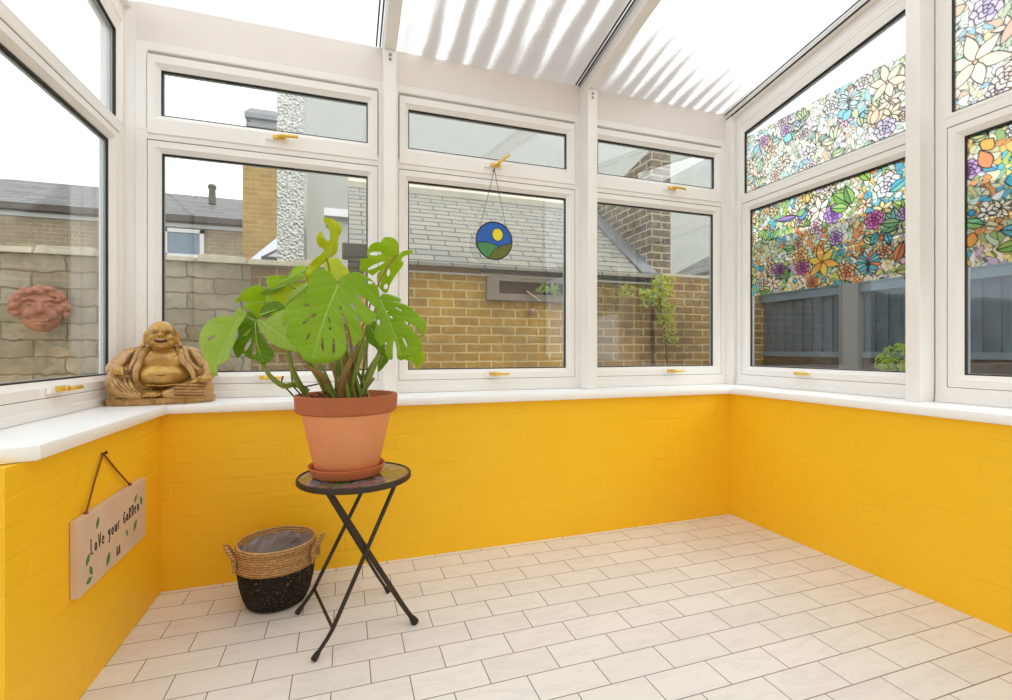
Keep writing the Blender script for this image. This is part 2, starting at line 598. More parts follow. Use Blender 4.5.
# ------------------------------------------------------------------ room numbers
XL, XR, YB = -.72, 2.23, 2.33          # inner faces of the dwarf walls
WL, WR, WB = -.93, 2.44, 2.55          # inner faces of the window frames
YREAR = -.75
LEND = 1.37                            # near end of the left dwarf wall
ZS = .775
TZ = lambda y: 2.565 + .178 * (2.52 - y)      # underside of the roof sheets

# floor
m = MB()
m.box(-2.4, XR + .3, YREAR - .3, YB + .3, -.08, 0)
struct(m.build('floor', 'floor'))
# walls
m = MB()
m.box(XL - .28, XR + .28, YB, YB + .27, 0, .735)
struct(m.build('wall_back', 'wall_x'))
m = MB()
m.box(XL - .27, XL, LEND, YB, 0, .735)
struct(m.build('wall_left', 'wall_y'))
m = MB()
m.box(XR, XR + .27, YREAR, YB, 0, .735)
struct(m.build('wall_right', 'wall_y'))
m = MB()
m.box(-2.4, XR + .3, YREAR - .25, YREAR, 0, 3.3)
struct(m.build('wall_rear', 'housewall'))

# sill boards, U shaped with a rounded nose
def sill_shape():
    nose = .03
    inn = [(XR - nose, YREAR + .02), (XR - nose, YB - nose), (XL + nose, YB - nose), (XL + nose, LEND + .07), (XL - .03, LEND + .035), (XL - .31, LEND - .02)]
    out = [(WR + .06, YREAR + .02), (WR + .06, WB + .06), (WL - .06, WB + .06), (WL - .06, LEND + .03)]
    return inn, out


def offset_nose(pts, d):
    res = []
    for i, p in enumerate(pts):
        a = Vector(pts[max(i - 1, 0)])
        b = Vector(p)
        c_ = Vector(pts[min(i + 1, len(pts) - 1)])
        n1 = (b - a).normalized() if i > 0 else None
        n2 = (c_ - b).normalized() if i < len(pts) - 1 else None
        ns = []
        for q in (n1, n2):
            if q is not None:
                ns.append(Vector((-q.y, q.x)))
        nn = sum(ns, Vector((0, 0)))
        nn.normalize()
        k = 1 / max(.5, nn.dot(ns[0]))
        r = b - nn * d * -1 * k
        res.append((r.x, r.y))
    return res


inn, out = sill_shape()
m = MB()
prof = [(.010, .735), (.003, .7375), (0, .743), (0, .765), (.003, .7715), (.011, ZS)]
# nose offsets move the edge outward, away from the room
rings = []
for d, z in prof:
    rings.append([(x, y, z) for x, y in offset_nose(inn, -d)])
m.loops(rings, False)
top = rings[-1]
bot = rings[0]
back = [(WR + .06, YREAR + .02), (WR + .06, WB + .06), (WL - .06, WB + .06), (WL - .06, LEND + .03), (WL - .06, LEND + .01), (WL - .06, LEND - .01)]
m.loops([top, [(x, y, ZS) for x, y in back]], False)
m.loops([bot, [(x, y, .735) for x, y in back]], False)
m.loops([[(x, y, .735) for x, y in back], [(x, y, ZS) for x, y in back]], False)
m.add([top[0], bot[0], (back[0][0], back[0][1], .735), (back[0][0], back[0][1], ZS)], [(0, 1, 2, 3)])
s_ = struct(m.build('trim_1', 'sill', smooth=True))
tag(s_, 'rounded white window board')

# ------------------------------------------------------------------ window units
def mapper(side):
    if side == 'back':
        return lambda u, z, d: (u, WB + d, z)
    if side == 'left':
        return lambda u, z, d: (WL - d, u, z)
    return lambda u, z, d: (WR + d, u, z)


def inset(poly, w):
    """inset a convex polygon (u, z) by w; w may be one number per edge"""
    n = len(poly)
    ws = w if isinstance(w, (list, tuple)) else [w] * n
    area = sum(poly[i][0] * poly[(i + 1) % n][1] - poly[(i + 1) % n][0] * poly[i][1] for i in range(n))
    sg = 1 if area > 0 else -1
    lines = []
    for i in range(n):
        a = Vector(poly[i])
        b = Vector(poly[(i + 1) % n])
        d = (b - a).normalized()
        nrm = Vector((-d.y, d.x)) * sg
        lines.append((a + nrm * ws[i], d))
    res = []
    for i in range(n):
        p, d = lines[i - 1]
        q, e = lines[i]
        den = d.x * e.y - d.y * e.x
        k = ((q.x - p.x) * e.y - (q.y - p.y) * e.x) / den
        r = p + d * k
        res.append((r.x, r.y))
    return res


def ring_profile(mb, fn, poly, steps, mi=None):
    """steps: (inset, depth)"""
    rings = [[fn(u, z, d) for u, z in inset(poly, w)] for w, d in steps]
    mb.loops(rings, True, mi)


def frame_ring(mb, fn, poly, w, wb=None):
    ws = [w] * 4
    if wb is not None:
        ws[0] = wb
    z = [0, 0, 0, 0]
    k = lambda f, e=0: [q * f + e for q in ws]
    ring_profile(mb, fn, poly, [(k(0), .065), (k(0), 0), (k(1, -.004), 0), (k(1), .004), (k(1), .065), (k(0), .065)])


def sash_ring(mb, fn, poly, w, wb=None, d0=.002):
    ws = [w] * 4
    if wb is not None:
        ws[0] = wb
    k = lambda f, e=0: [q * f + e for q in ws]
    kk = lambda e: [q - e for q in ws]
    ring_profile(mb, fn, poly, [(k(0), .055), (k(0), d0 + .002), (k(0, .002), d0), (kk(.020), d0), (kk(.018), d0 + .003), (kk(.004), d0 + .016),
                                (kk(0), d0 + .020), (kk(0), .055), (k(0), .055)])


def rect(u0, u1, z0, z1):
    return [(u0, z0), (u1, z0), (u1, z1), (u0, z1)]


def pane(parent, fn, poly, d=.030, spacer=True, name='glass_pane'):
    g = MB()
    g.hexa([fn(u, z, d) for u, z in poly], [fn(u, z, d + .004) for u, z in poly])
    g.build(name, 'glass', parent)
    if spacer:
        s = MB()
        ring_profile(s, fn, poly, [(-.004, d + .006), (.006, d + .006), (.006, d + .018), (-.004, d + .018), (-.004, d + .006)])
        s.build('spacer_bar', 'spacer', parent)


def gasket_and_gap_shade(parent, fn, outer, sash_poly, glass_poly, gd=.022, gap=True):
    g = MB()
    if gap:
        ring_profile(g, fn, sash_poly, [(-.0028, .003), (.001, .003), (.001, .006), (-.0028, .006), (-.0028, .003)])  # dark strip put into the sash gap as its shade, not a seal
    ring_profile(g, fn, glass_poly, [(-.002, gd), (.005, gd), (.006, gd + .008), (-.002, gd + .008), (-.002, gd)])
    g.build('gasket', 'gasket', parent)


def handle(parent, fn, u, z, du=.055, dz=0.0, s=1, d0=-.002):
    """espagnolette handle: white back plate, brass body and lever"""
    b = MB()
    pl = [(u - .062, z - .014), (u + .040, z - .014), (u + .040, z + .014), (u - .050, z + .014)]
    b.hexa([fn(a, c_, d0) for a, c_ in pl], [fn(a, c_, d0 - .010) for a, c_ in inset(pl, .002)])
    hp = b.build('handle_plate', 'upvc', parent)
    h = MB()
    bd = rect(u - .028, u + .028, z - .0095, z + .0095)
    h.hexa([fn(a, c_, d0 - .010) for a, c_ in bd], [fn(a, c_, d0 - .026) for a, c_ in inset(bd, .002)])
    h.tube([fn(u, z, d0 - .02), fn(u + s * .002, z, d0 - .034)], .0075, 10)
    h.tube([fn(u, z, d0 - .034), fn(u + du * .3, z + dz * .3, d0 - .040), fn(u + du, z + dz, d0 - .040), fn(u + du * 1.55, z + dz * 1.55, d0 - .036)],
           [.0085, .0085, .0072, .0078], 10)
    ho = h.build('handle', 'gold', hp, smooth=True)
    k = MB()
    k.tube([fn(u + .013, z, d0 - .0255), fn(u + .013, z, d0 - .0275)], .003, 8)
    k.build('key_hole', 'hook', ho)


def unit(name, side, u0, u1, vent=True, handles=True, low_handle=None, top=2.39, label=None):
    fn = mapper(side)
    root = empty(name, kind='structure')
    if label:
        root['label'] = label
    fr = MB()
    lo = rect(u0, u1, ZS, 1.990)
    frame_ring(fr, fn, lo, .042, .066)
    # bead step on the bottom rail
    fr.hexa([fn(u0 + .002, .777, 0), fn(u1 - .002, .777, 0), fn(u1 - .002, .806, 0), fn(u0 + .002, .806, 0)],
            [fn(u0 + .002, .777, -.006), fn(u1 - .002, .777, -.006), fn(u1 - .002, .803, -.006), fn(u0 + .002, .803, -.006)])
    so = rect(u0 + .042, u1 - .042, .841, 1.947)
    if side == 'back':
        up = rect(u0, u1, 1.991, top)
        frame_ring(fr, fn, up, .042, .010)
        vo = rect(u0 + .044, u1 - .044, 1.975, 2.330)
        gp = rect(u0 + .092, u1 - .092, 2.064, 2.272)
        vs = MB()
        ring_profile(vs, fn, vo, [(0, .05), (0, -.006), (.002, -.008), ([.067, .028, .036, .028], -.008), ([.070, .030, .038, .030], -.005),
                                  ([.089, .048, .058, .048], .012), ([.089, .048, .058, .048], .05), (0, .05)])
        vs.build('vent_sash', 'upvc', root)
        g = MB()
        ring_profile(g, fn, gp, [(-.002, .012), (.005, .013), (.006, .022), (-.002, .022), (-.002, .012)])
        ring_profile(g, fn, rect(u0 + .042, u1 - .042, 1.99, 2.333), [(-.001, .001), (.003, .001), (.003, .004), (-.001, .004), (-.001, .001)])  # dark strip round the vent sash, shade of the gap as colour
        g.build('gasket', 'gasket', root)
        pane(root, fn, gp, .024)
    fr.build('window_frame', 'upvc', root)
    s = MB()
    sash_ring(s, fn, so, .050, .054)
    s.build('sash', 'upvc', root)
    gl = rect(u0 + .092, u1 - .092, .895, 1.897)
    gasket_and_gap_shade(root, fn, lo, so, gl)
    pane(root, fn, gl)
    return root, fn


U1 = (-.884, .203)
U2 = (.225, 1.330)
U3 = (1.352, 2.404)
w1, fb = unit('window_1', 'back', *U1)
w2, _ = unit('window_2', 'back', *U2)
w3, _ = unit('window_3', 'back', *U3)
for w_, u_, zz, du, dz in ((w1, -.300, 2.020, .055, .004), (w2, .790, 2.020, .046, .038), (w3, 1.955, 2.020, .055, -.003)):
    handle(w_, fb, u_, zz, du, dz, d0=-.008)
for w_, u_ in ((w1, -.36), (w2, .785), (w3, 1.955)):
    handle(w_, fb, u_, .868, .05, 0, d0=0)


def side_unit(name, side, y0, y1, low_handle=None, gable_from=None):
    """y0 < y1; lower sash and a fixed gable light with a sloping head"""
    fn = mapper(side)
    root = empty(name, kind='structure')
    fr = MB()
    frame_ring(fr, fn, rect(y0, y1, ZS, 1.990), .042, .066)
    fr.hexa([fn(y0 + .002, .777, 0), fn(y1 - .002, .777, 0), fn(y1 - .002, .806, 0), fn(y0 + .002, .806, 0)],
            [fn(y0 + .002, .777, -.006), fn(y1 - .002, .777, -.006), fn(y1 - .002, .803, -.006), fn(y0 + .002, .803, -.006)])
    so = rect(y0 + .042, y1 - .042, .841, 1.947)
    s = MB()
    sash_ring(s, fn, so, .050, .054)
    s.build('sash', 'upvc', root)
    gl = rect(y0 + .092, y1 - .092, .895, 1.893)
    gasket_and_gap_shade(root, fn, None, so, gl)
    pane(root, fn, gl)
    zt = lambda y: TZ(y) - .035
    up = [(y0, 1.991), (y1, 1.991), (y1, zt(y1)), (y0, zt(y0))]
    q_ = .034 if side == 'left' else .050
    gp = inset(up, [.022, q_, .128, .050])
    st = [(0, .065), (0, 0), ([.006, q_ - .016, .060, .034], 0), ([.006, q_ - .016, .0615, .034], .0025), ([.006, q_ - .016, .063, .034], 0), ([.008, q_ - .016, .077, .034], 0),
          ([.010, q_ - .014, .079, .036], .003), ([.017, q_ - .007, .108, .043], .010),
          ([.022, q_, .128, .050], .016), ([.022, q_, .128, .050], .065), (0, .065)]
    ring_profile(fr, fn, up, st)
    fr.build('window_frame', 'upvc', root)
    g = MB()
    ring_profile(g, fn, gp, [(-.002, .017), (.005, .018), (.006, .028), (-.002, .028), (-.002, .017)])
    g.build('gasket', 'gasket', root)
    pane(root, fn, gp, .030)
    if low_handle:
        handle(root, fn, low_handle, .868, -.05 if side == 'right' else .05, 0, d0=0)
    return root, fn, gp, gl


w4, fl, g4u, g4l = side_unit('window_4', 'left', LEND + .02, 2.556, 2.03)
w5, fr5, g5u, g5l = side_unit('window_5', 'right', 1.392, 2.502, 2.03)
w6, fr6, g6u, g6l = side_unit('window_6', 'right', .360, 1.382)
w7, fr7, g7u, g7l = side_unit('window_7', 'right', -.70, .298)

# corner posts and mullion posts
posts = []
m = MB(); m.box(-1.02, -.884, 2.557, 2.66, ZS, TZ(2.55) + .0); struct(m.build('trim_2', 'upvc', bevel=.004))
m = MB(); m.box(2.400, 2.53, 2.505, 2.64, ZS, TZ(2.5) + .0); struct(m.build('trim_3', 'upvc', bevel=.004))


def post(name, x0, x1, y0, y1, z1, screws=None):
    m = MB()
    m.box(x0, x1, y0, y1, ZS, z1)
    o = struct(m.build(name, 'upvc', bevel=.004))
    if screws:
        for k, (sx, sy, sz) in enumerate(screws):
            s = MB()
            s.tube([(sx, sy + .001, sz), (sx, sy - .003, sz)], .0075, 14)
            s.tube([(sx, sy - .003, sz), (sx, sy - .0045, sz)], .0035, 8)
            s.build('screw', 'screw', o)


post('trim_4', .183, .245, 2.452, 2.60, TZ(2.46) - .075, [(.214, 2.452, 2.475), (.214, 2.452, 2.452)])
post('trim_5', 1.320, 1.382, 2.452, 2.60, TZ(2.46) - .075, [(1.351, 2.452, 2.475), (1.351, 2.452, 2.452)])
post('trim_6', 2.343, 2.439, 1.384, 1.442, TZ(1.41) - .02)
post('trim_7', 2.343, 2.50, .300, .358, TZ(.33) - .02)
post('trim_8', -1.0, -.90, LEND - .06, LEND + .018, TZ(LEND) - .02)

# fascia boards over the back windows
for k, (a, b_) in enumerate((( -.884, .183), (.245, 1.320), (1.382, 2.40))):
    m = MB()
    m.box(a, b_, WB + .004, WB + .05, 2.388, TZ(WB) + .004)
    m.box(a, b_, WB - .001, WB + .01, 2.388, 2.392)
    struct(m.build('trim_%d' % (9 + k), 'fascia', bevel=.0015))

# ------------------------------------------------------------------ roof
roof = empty('ceiling', kind='structure')
YE, YT = 2.70, YREAR
ys = [YE, YT]


def sloped_box(mb, x0, x1, ya, yb, dz0, dz1, mi=None):
    a = [(x0, ya, TZ(ya) + dz0), (x1, ya, TZ(ya) + dz0), (x1, ya, TZ(ya) + dz1), (x0, ya, TZ(ya) + dz1)]
    b = [(x0, yb, TZ(yb) + dz0), (x1, yb, TZ(yb) + dz0), (x1, yb, TZ(yb) + dz1), (x0, yb, TZ(yb) + dz1)]
    mb.hexa(a, b, mi)


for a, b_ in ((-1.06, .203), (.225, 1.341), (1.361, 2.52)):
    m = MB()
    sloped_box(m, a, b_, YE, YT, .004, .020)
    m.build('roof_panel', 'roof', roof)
for a, b_ in ((.183, .245), (1.320, 1.382)):
    m = MB()
    sloped_box(m, a, b_, 2.56, YT + .005, -.072, -.002)
    m.build('rafter', 'upvc', roof, bevel=.004)
    c_ = MB()
    sloped_box(c_, a + .0, b_ - .0, 2.68, YT + .005, .021, .045)
    c_.build('glazing_cap', 'upvc', roof)
    g = MB()
    for q in (.016, .034):
        sloped_box(g, a - q, a - q + .007, 2.545, YT + .005, -.001, .004)
    g.build('gasket', 'gasket', roof)
# end bars over the gables
for a, b_, k in ((2.405, 2.52, 1), (-1.06, -.905, -1)):
    m = MB()
    sloped_box(m, a, b_, 2.60 if k > 0 else 2.55, YT + .005, -.034, .003)
    m.build('end_bar', 'upvc', roof)
    g = MB()
    gx = 2.400 if k > 0 else -.905
    sloped_box(g, gx, gx + .005, 2.55 if k > 0 else 2.30, YT + .005, -.036, -.026)
    sloped_box(g, gx - .010 * k, gx + .005 - .010 * k, 2.55, YT + .005, -.003, .003)
    g.build('gasket', 'gasket', roof)
m = MB()
sloped_box(m, -1.0, 2.5, 2.64, 2.60, -.04, .002)
m.build('eaves_beam', 'upvc', roof)

# left side beyond the dwarf wall: a glazed door to the garden
dr = empty('door_1', kind='structure')
m = MB()
fnL = lambda u, z, d: (-1.55 - d, u, z)
ring_profile(m, fnL, rect(YREAR + .02, .95, .02, 2.12), [(0, .06), (0, 0), (.06, 0), (.07, .02), (.07, .06), (0, .06)])
m.build('door_frame', 'upvc', dr)
g = MB()
pp = rect(YREAR + .09, .88, .09, 2.05)
g.hexa([fnL(u, z, .03) for u, z in pp], [fnL(u, z, .034) for u, z in pp])
g.build('glass_pane', 'glass', dr)

# ------------------------------------------------------------------ stained pattern film
PAL_LIGHT = [(250, 250, 244), (248, 246, 220), (236, 244, 214), (250, 250, 250), (244, 238, 200), (220, 240, 226), (244, 226, 190), (250, 248, 236)]
PAL_DEEP = [(248, 236, 150), (190, 216, 110), (150, 206, 160), (112, 204, 214), (96, 180, 208), (250, 206, 120), (236, 160, 96), (226, 214, 160),
            (200, 226, 190), (160, 190, 120), (216, 190, 222), (250, 244, 214)]


class Film:
    def __init__(s, y0, y1, z0, z1, step, seed, light):
        s.step = step
        s.y0, s.z0 = y0, z0
        s.W = int((y1 - y0) / step) + 1
        s.H = int((z1 - z0) / step) + 1
        rng = np.random.RandomState(seed)
        yy, zz = np.meshgrid(y0 + np.arange(s.W) * step, z0 + np.arange(s.H) * step)
        s.yy, s.zz = yy, zz
        # background cells of uneven size
        cell = .022
        gy = np.arange(y0 - .06, y1 + .06, cell)
        gz = np.arange(z0 - .06, z1 + .06, cell)
        P = np.array([(a, b) for a in gy for b in gz]) + rng.uniform(-.55, .55, (len(gy) * len(gz), 2)) * cell
        keep = rng.rand(len(P)) < .82
        P = P[keep]
        pal = PAL_DEEP
        low = lambda p: .5 + .5 * math.sin(p[0] * 11 + seed) * math.cos(p[1] * 9 + seed * 2)
        cols = []
        for p in P:
            a = rng.rand()
            if a < (.62 if light else .25):
                c = PAL_LIGHT[rng.randint(len(PAL_LIGHT))]
            else:
                k = int((low(p) * len(pal) + rng.randint(0, 4))) % len(pal)
                c = pal[k]
            cols.append([q / 255 for q in c])
        cols = np.array(cols)
        wy = yy + .006 * np.sin(zz * 90 + seed) + .004 * np.sin(yy * 60)
        wz = zz + .006 * np.sin(yy * 80 + 1)
        d1 = np.full(yy.shape, 9.)
        d2 = np.full(yy.shape, 9.)
        ix = np.zeros(yy.shape, int)
        for i, p in enumerate(P):
            a0 = max(0, int((p[0] - .07 - y0) / step)); a1 = min(s.W, int((p[0] + .07 - y0) / step) + 1)
            b0 = max(0, int((p[1] - .07 - z0) / step)); b1 = min(s.H, int((p[1] + .07 - z0) / step) + 1)
            if a1 <= a0 or b1 <= b0:
                continue
            sl = (slice(b0, b1), slice(a0, a1))
            d = np.hypot(wy[sl] - p[0], (wz[sl] - p[1]) * (1.0 + .5 * ((i * 7) % 3 - 1)))
            c1 = d < d1[sl]
            n2 = np.where(c1, d1[sl], np.minimum(d2[sl], d))
            d2[sl] = n2
            ix[sl] = np.where(c1, i, ix[sl])
            d1[sl] = np.where(c1, d, d1[sl])
        s.img = cols[ix]
        s.light = light
        s.line = np.clip(1 - (d2 - d1) / .0040, 0, 1)
        s.shadeline = .12

    def poly(s, pts, col, lw=.0022, grad=None):
        pts = np.array(pts)
        a, b = pts.min(0) - .006, pts.max(0) + .006
        a0 = max(0, int((a[0] - s.y0) / s.step)); a1 = min(s.W, int((b[0] - s.y0) / s.step) + 2)
        b0 = max(0, int((a[1] - s.z0) / s.step)); b1 = min(s.H, int((b[1] - s.z0) / s.step) + 2)
        if a1 <= a0 or b1 <= b0:
            return
        Y = s.yy[b0:b1, a0:a1]
        Z = s.zz[b0:b1, a0:a1]
        ins = np.zeros(Y.shape, bool)
        dd = np.full(Y.shape, 9.)
        n = len(pts)
        for i in range(n):
            x1, y1_ = pts[i]
            x2, y2_ = pts[(i + 1) % n]
            cr = ((y1_ > Z) != (y2_ > Z)) & (Y < (x2 - x1) * (Z - y1_) / ((y2_ - y1_) or 1e-9) + x1)
            ins ^= cr
            L = (x2 - x1) ** 2 + (y2_ - y1_) ** 2 or 1e-9
            tt = np.clip(((Y - x1) * (x2 - x1) + (Z - y1_) * (y2_ - y1_)) / L, 0, 1)
            dd = np.minimum(dd, np.hypot(Y - x1 - tt * (x2 - x1), Z - y1_ - tt * (y2_ - y1_)))
        c = np.array(col) / 255
        sub = s.img[b0:b1, a0:a1]
        if grad is not None:
            g = np.clip((Z - a[1]) / (b[1] - a[1]), 0, 1)[..., None]
            cc = c * (1 - g) + np.array(grad) / 255 * g
        else:
            cc = np.broadcast_to(c, sub.shape)
        sub[ins] = cc[ins]
        ln = s.line[b0:b1, a0:a1]
        ln[ins] = 0
        np.maximum(ln, np.clip(1.5 - dd / lw, 0, 1), out=ln)

    def petal(s, cy, cz, ang, L, w, col, grad=None, base=0.0):
        pts = []
        for k in range(16):
            tt = k / 8 if k < 8 else (16 - k) / 8
            sg = 1 if k < 8 else -1
            a = base + tt * (L - base)
            b_ = sg * w * math.sin(PI * min(1, tt) ** .85)
            pts.append((cy + a * math.cos(ang) - b_ * math.sin(ang), cz + a * math.sin(ang) + b_ * math.cos(ang)))
        s.poly(pts, col, grad=grad)

    def leaf(s, cy, cz, ang, L, c1, c2):
        s.petal(cy, cz, ang, L, L * .24, c1)
        pts = []
        for k in range(9):
            tt = k / 8
            pts.append((cy + tt * L * math.cos(ang), cz + tt * L * math.sin(ang)))
        for k in range(7, 0, -1):
            tt = k / 8
            b_ = L * .24 * math.sin(PI * tt ** .85)
            pts.append((cy + tt * L * math.cos(ang) - b_ * math.sin(ang), cz + tt * L * math.sin(ang) + b_ * math.cos(ang)))
        s.poly(pts, c2)

    def lily(s, cy, cz, r, col=(250, 226, 120), grad=(244, 168, 84), n=6, rot=0.3):
        for k in range(n):
            s.petal(cy, cz, rot + 2 * PI * k / n, r * (1 if k % 2 else .85), r * .2, col, grad if k % 2 else None)
        s.petal(cy - r * .08, cz, 0, r * .16, r * .09, (236, 120, 70))

    def rose(s, cy, cz, r, col, dark):
        n = 7
        for k in range(n):
            a = 2 * PI * k / n
            s.petal(cy + .35 * r * math.cos(a), cz + .35 * r * math.sin(a), a, r * .75, r * .42, col)
        for k in range(5):
            a = 2 * PI * k / 5 + .4
            s.petal(cy + .1 * r * math.cos(a), cz + .1 * r * math.sin(a), a, r * .6, r * .3, dark if k % 2 else col)
        for k in range(3):
            a = 2 * PI * k / 3 + 1
            s.petal(cy, cz, a, r * .36, r * .17, dark)

    def butterfly(s, cy, cz, r, col=(92, 186, 204), col2=(160, 224, 230), edge=(234, 140, 92)):
        for sg, aa in ((1, .5), (-1, .75)):
            for k in range(5):
                a = (PI / 2 - sg * (.25 + k * .32))
                s.petal(cy, cz, a, r * (1.0 - .06 * k), r * .17, edge if k in (0, 4) and sg < 0 else (col if k % 2 else col2))
            for k in range(3):
                a = (-PI / 2 + sg * (.35 + k * .4))
                s.petal(cy, cz, a, r * .65, r * .16, col2 if k % 2 else col)
        s.petal(cy, cz - r * .35, PI / 2, r * .7, r * .05, (96, 84, 90))

    def tulip(s, cy, cz, r, ang, col=(250, 196, 120)):
        for o in (-.45, .45, 0):
            s.petal(cy, cz, ang + o, r, r * .26, col)

    def scatter(s, seed, n, light):
        rng = random.Random(seed)
        y1 = s.y0 + s.W * s.step
        z1 = s.z0 + s.H * s.step
        for k in range(n):
            cy = rng.uniform(s.y0, y1)
            cz = rng.uniform(s.z0, z1)
            q = rng.random()
            if q < .42:
                a = rng.uniform(0, 2 * PI)
                for j in range(rng.choice((2, 3, 4))):
                    g = rng.choice([((150, 196, 96), (182, 214, 120)), ((110, 176, 110), (150, 206, 140)), ((214, 222, 150), (236, 238, 190)), ((126, 190, 180), (170, 220, 205))])
                    s.leaf(cy, cz, a + (j - 1) * .55, rng.uniform(.05, .09), *g)
            elif q < .62:
                c = rng.choice([(255, 255, 250), (250, 246, 226), (250, 226, 150), (250, 214, 170)])
                s.lily(cy, cz, rng.uniform(.04, .065), c, (250, 220, 180), rng.choice((5, 6, 8)), rng.random() * 3)
            elif q < .78:
                c, d = rng.choice([((252, 252, 250), (244, 240, 236)), ((214, 170, 222), (176, 120, 200)), ((246, 196, 160), (236, 160, 120)), ((250, 222, 226), (236, 160, 190)), ((250, 240, 200), (246, 220, 150))])
                s.rose(cy, cz, rng.uniform(.028, .042), c, d)
            elif q < .90:
                s.tulip(cy, cz, rng.uniform(.035, .06), rng.uniform(.3, 2.8), rng.choice([(250, 176, 100), (246, 214, 130), (240, 140, 90), (110, 200, 220)]))
            else:
                s.petal(cy, cz, 0, .03, .014, rng.choice([(90, 200, 224), (240, 150, 60), (60, 160, 210)]))

    def build(s, parent, x, name='pattern_film', fade=0.0):
        me = bpy.data.meshes.new(name)
        W, H = s.W, s.H
        co = np.zeros((H, W, 3))
        co[..., 0] = x
        co[..., 1] = s.yy
        co[..., 2] = s.zz
        idx = np.arange(W * H).reshape(H, W)
        q = np.stack([idx[:-1, :-1], idx[1:, :-1], idx[1:, 1:], idx[:-1, 1:]], -1).reshape(-1, 4)
        me.vertices.add(W * H)
        me.vertices.foreach_set('co', co.reshape(-1))
        me.loops.add(len(q) * 4)
        me.loops.foreach_set('vertex_index', q.reshape(-1))
        me.polygons.add(len(q))
        me.polygons.foreach_set('loop_start', np.arange(len(q)) * 4)
        me.polygons.foreach_set('loop_total', np.full(len(q), 4))
        me.update(calc_edges=True)
        c = (s.img * (.46 if s.light else .88) + (.54 if s.light else .12)) ** 2.2
        l = s.line[..., None]
        c = c * (1 - l) + (np.array([.09, .08, .07]) if s.light else np.array([.04, .035, .03])) * l
        at_ = me.color_attributes.new('print', 'FLOAT_COLOR', 'POINT')
        rgba = np.ones((H, W, 4), np.float32)
        rgba[..., :3] = c
        at_.data.foreach_set('color', rgba.reshape(-1))
        me.materials.append(M['film'])
        o = link(name, me, parent)
        o['label'] = 'colourful stained-glass pattern film'
        return o


t = NT('printed_film')
ac = t.n('Attribute')
ac.attribute_name = 'print'
tp = t.n('BsdfTransparent')
t.put(tp, 'Color', ac.outputs['Color'])
tl = t.n('BsdfTranslucent')
t.put(tl, 'Color', ac.outputs['Color'])
df = t.n('BsdfDiffuse')
t.put(df, 'Color', ac.outputs['Color'])
m1 = t.n('MixShader')
m1.inputs[0].default_value = .42
t.t.links.new(tp.outputs[0], m1.inputs[1])
t.t.links.new(tl.outputs[0], m1.inputs[2])
m2 = t.n('MixShader')
m2.inputs[0].default_value = .16
t.t.links.new(m1.outputs[0], m2.inputs[1])
t.t.links.new(df.outputs[0], m2.inputs[2])
M['film'] = t.end(m2.outputs[0])


def px_film(px, py):
    """place on the right window wall seen at a pixel"""
    l = (px - 506) / F
    r = (l * CO + SI, -l * SI + CO, (350 - py) / F)
    k = (WR + .028) / r[0]
    return r[1] * k, 1 + r[2] * k


FX = WR + .0285
# lower film of window 5
f5 = Film(g5l[0][0], g5l[1][0], 1.345, g5l[2][1], .0031, 3, False)
f5.scatter(11, 60, False)
for (px, py, fnm, arg) in [(887, 185, 'rose', (.06, (250, 248, 250), (236, 232, 240))), (820, 210, 'lily', (.085, (255, 250, 240), (250, 226, 200))),
                           (833, 214, 'rose', (.052, (190, 146, 214), (150, 96, 190))), (874, 220, 'rose', (.046, (222, 120, 190), (190, 80, 150))),
                           (822, 262, 'lily', (.105, (250, 216, 96), (240, 150, 80))), (846, 272, 'rose', (.045, (240, 176, 130), (226, 140, 100))),
                           (868, 266, 'butterfly', (.085,)), (800, 256, 'rose', (.05, (246, 200, 130), (236, 170, 110))),
                           (802, 268, 'rose', (.042, (204, 110, 170), (170, 90, 170))), (780, 270, 'rose', (.036, (170, 110, 180), (130, 80, 160))),
                           (812, 283, 'rose', (.034, (240, 150, 110), (220, 120, 90)))]:
    y, z = px_film(px, py)
    getattr(f5, fnm)(y, z, *arg)
for px, py, a, L, c1, c2 in [(850, 205, 2.4, .13, (120, 176, 80), (156, 200, 100)), (852, 204, 1.9, .11, (100, 160, 80), (150, 196, 100)),
                             (848, 208, 2.9, .10, (140, 190, 90), (176, 210, 120)), (889, 192, .5, .10, (80, 190, 214), (120, 210, 200)),
                             (878, 232, 4.2, .07, (70, 170, 180), (90, 190, 190)), (886, 232, 5.0, .07, (70, 160, 190), (100, 190, 200)),
                             (895, 262, 1.2, .10, (226, 140, 90), (200, 120, 80)), (895, 272, .2, .1, (150, 180, 90), (180, 200, 110)),
                             (870, 180, 2.2, .1, (150, 200, 90), (180, 214, 110)), (900, 222, 3.0, .09, (110, 170, 120), (140, 190, 130))]:
    y, z = px_film(px, py)
    f5.leaf(y, z, PI - a, L, c1, c2)
# the blue bird
y, z = px_film(800, 215)
for a, L, w, c in ((0, .12, .018, (100, 150, 220)), (.06, .15, .012, (176, 130, 200)), (PI, .07, .03, (110, 160, 226)), (2.7, .06, .02, (140, 200, 120))):
    f5.petal(y + .02, z, a, L, w, c)
f5.build(w5, FX)
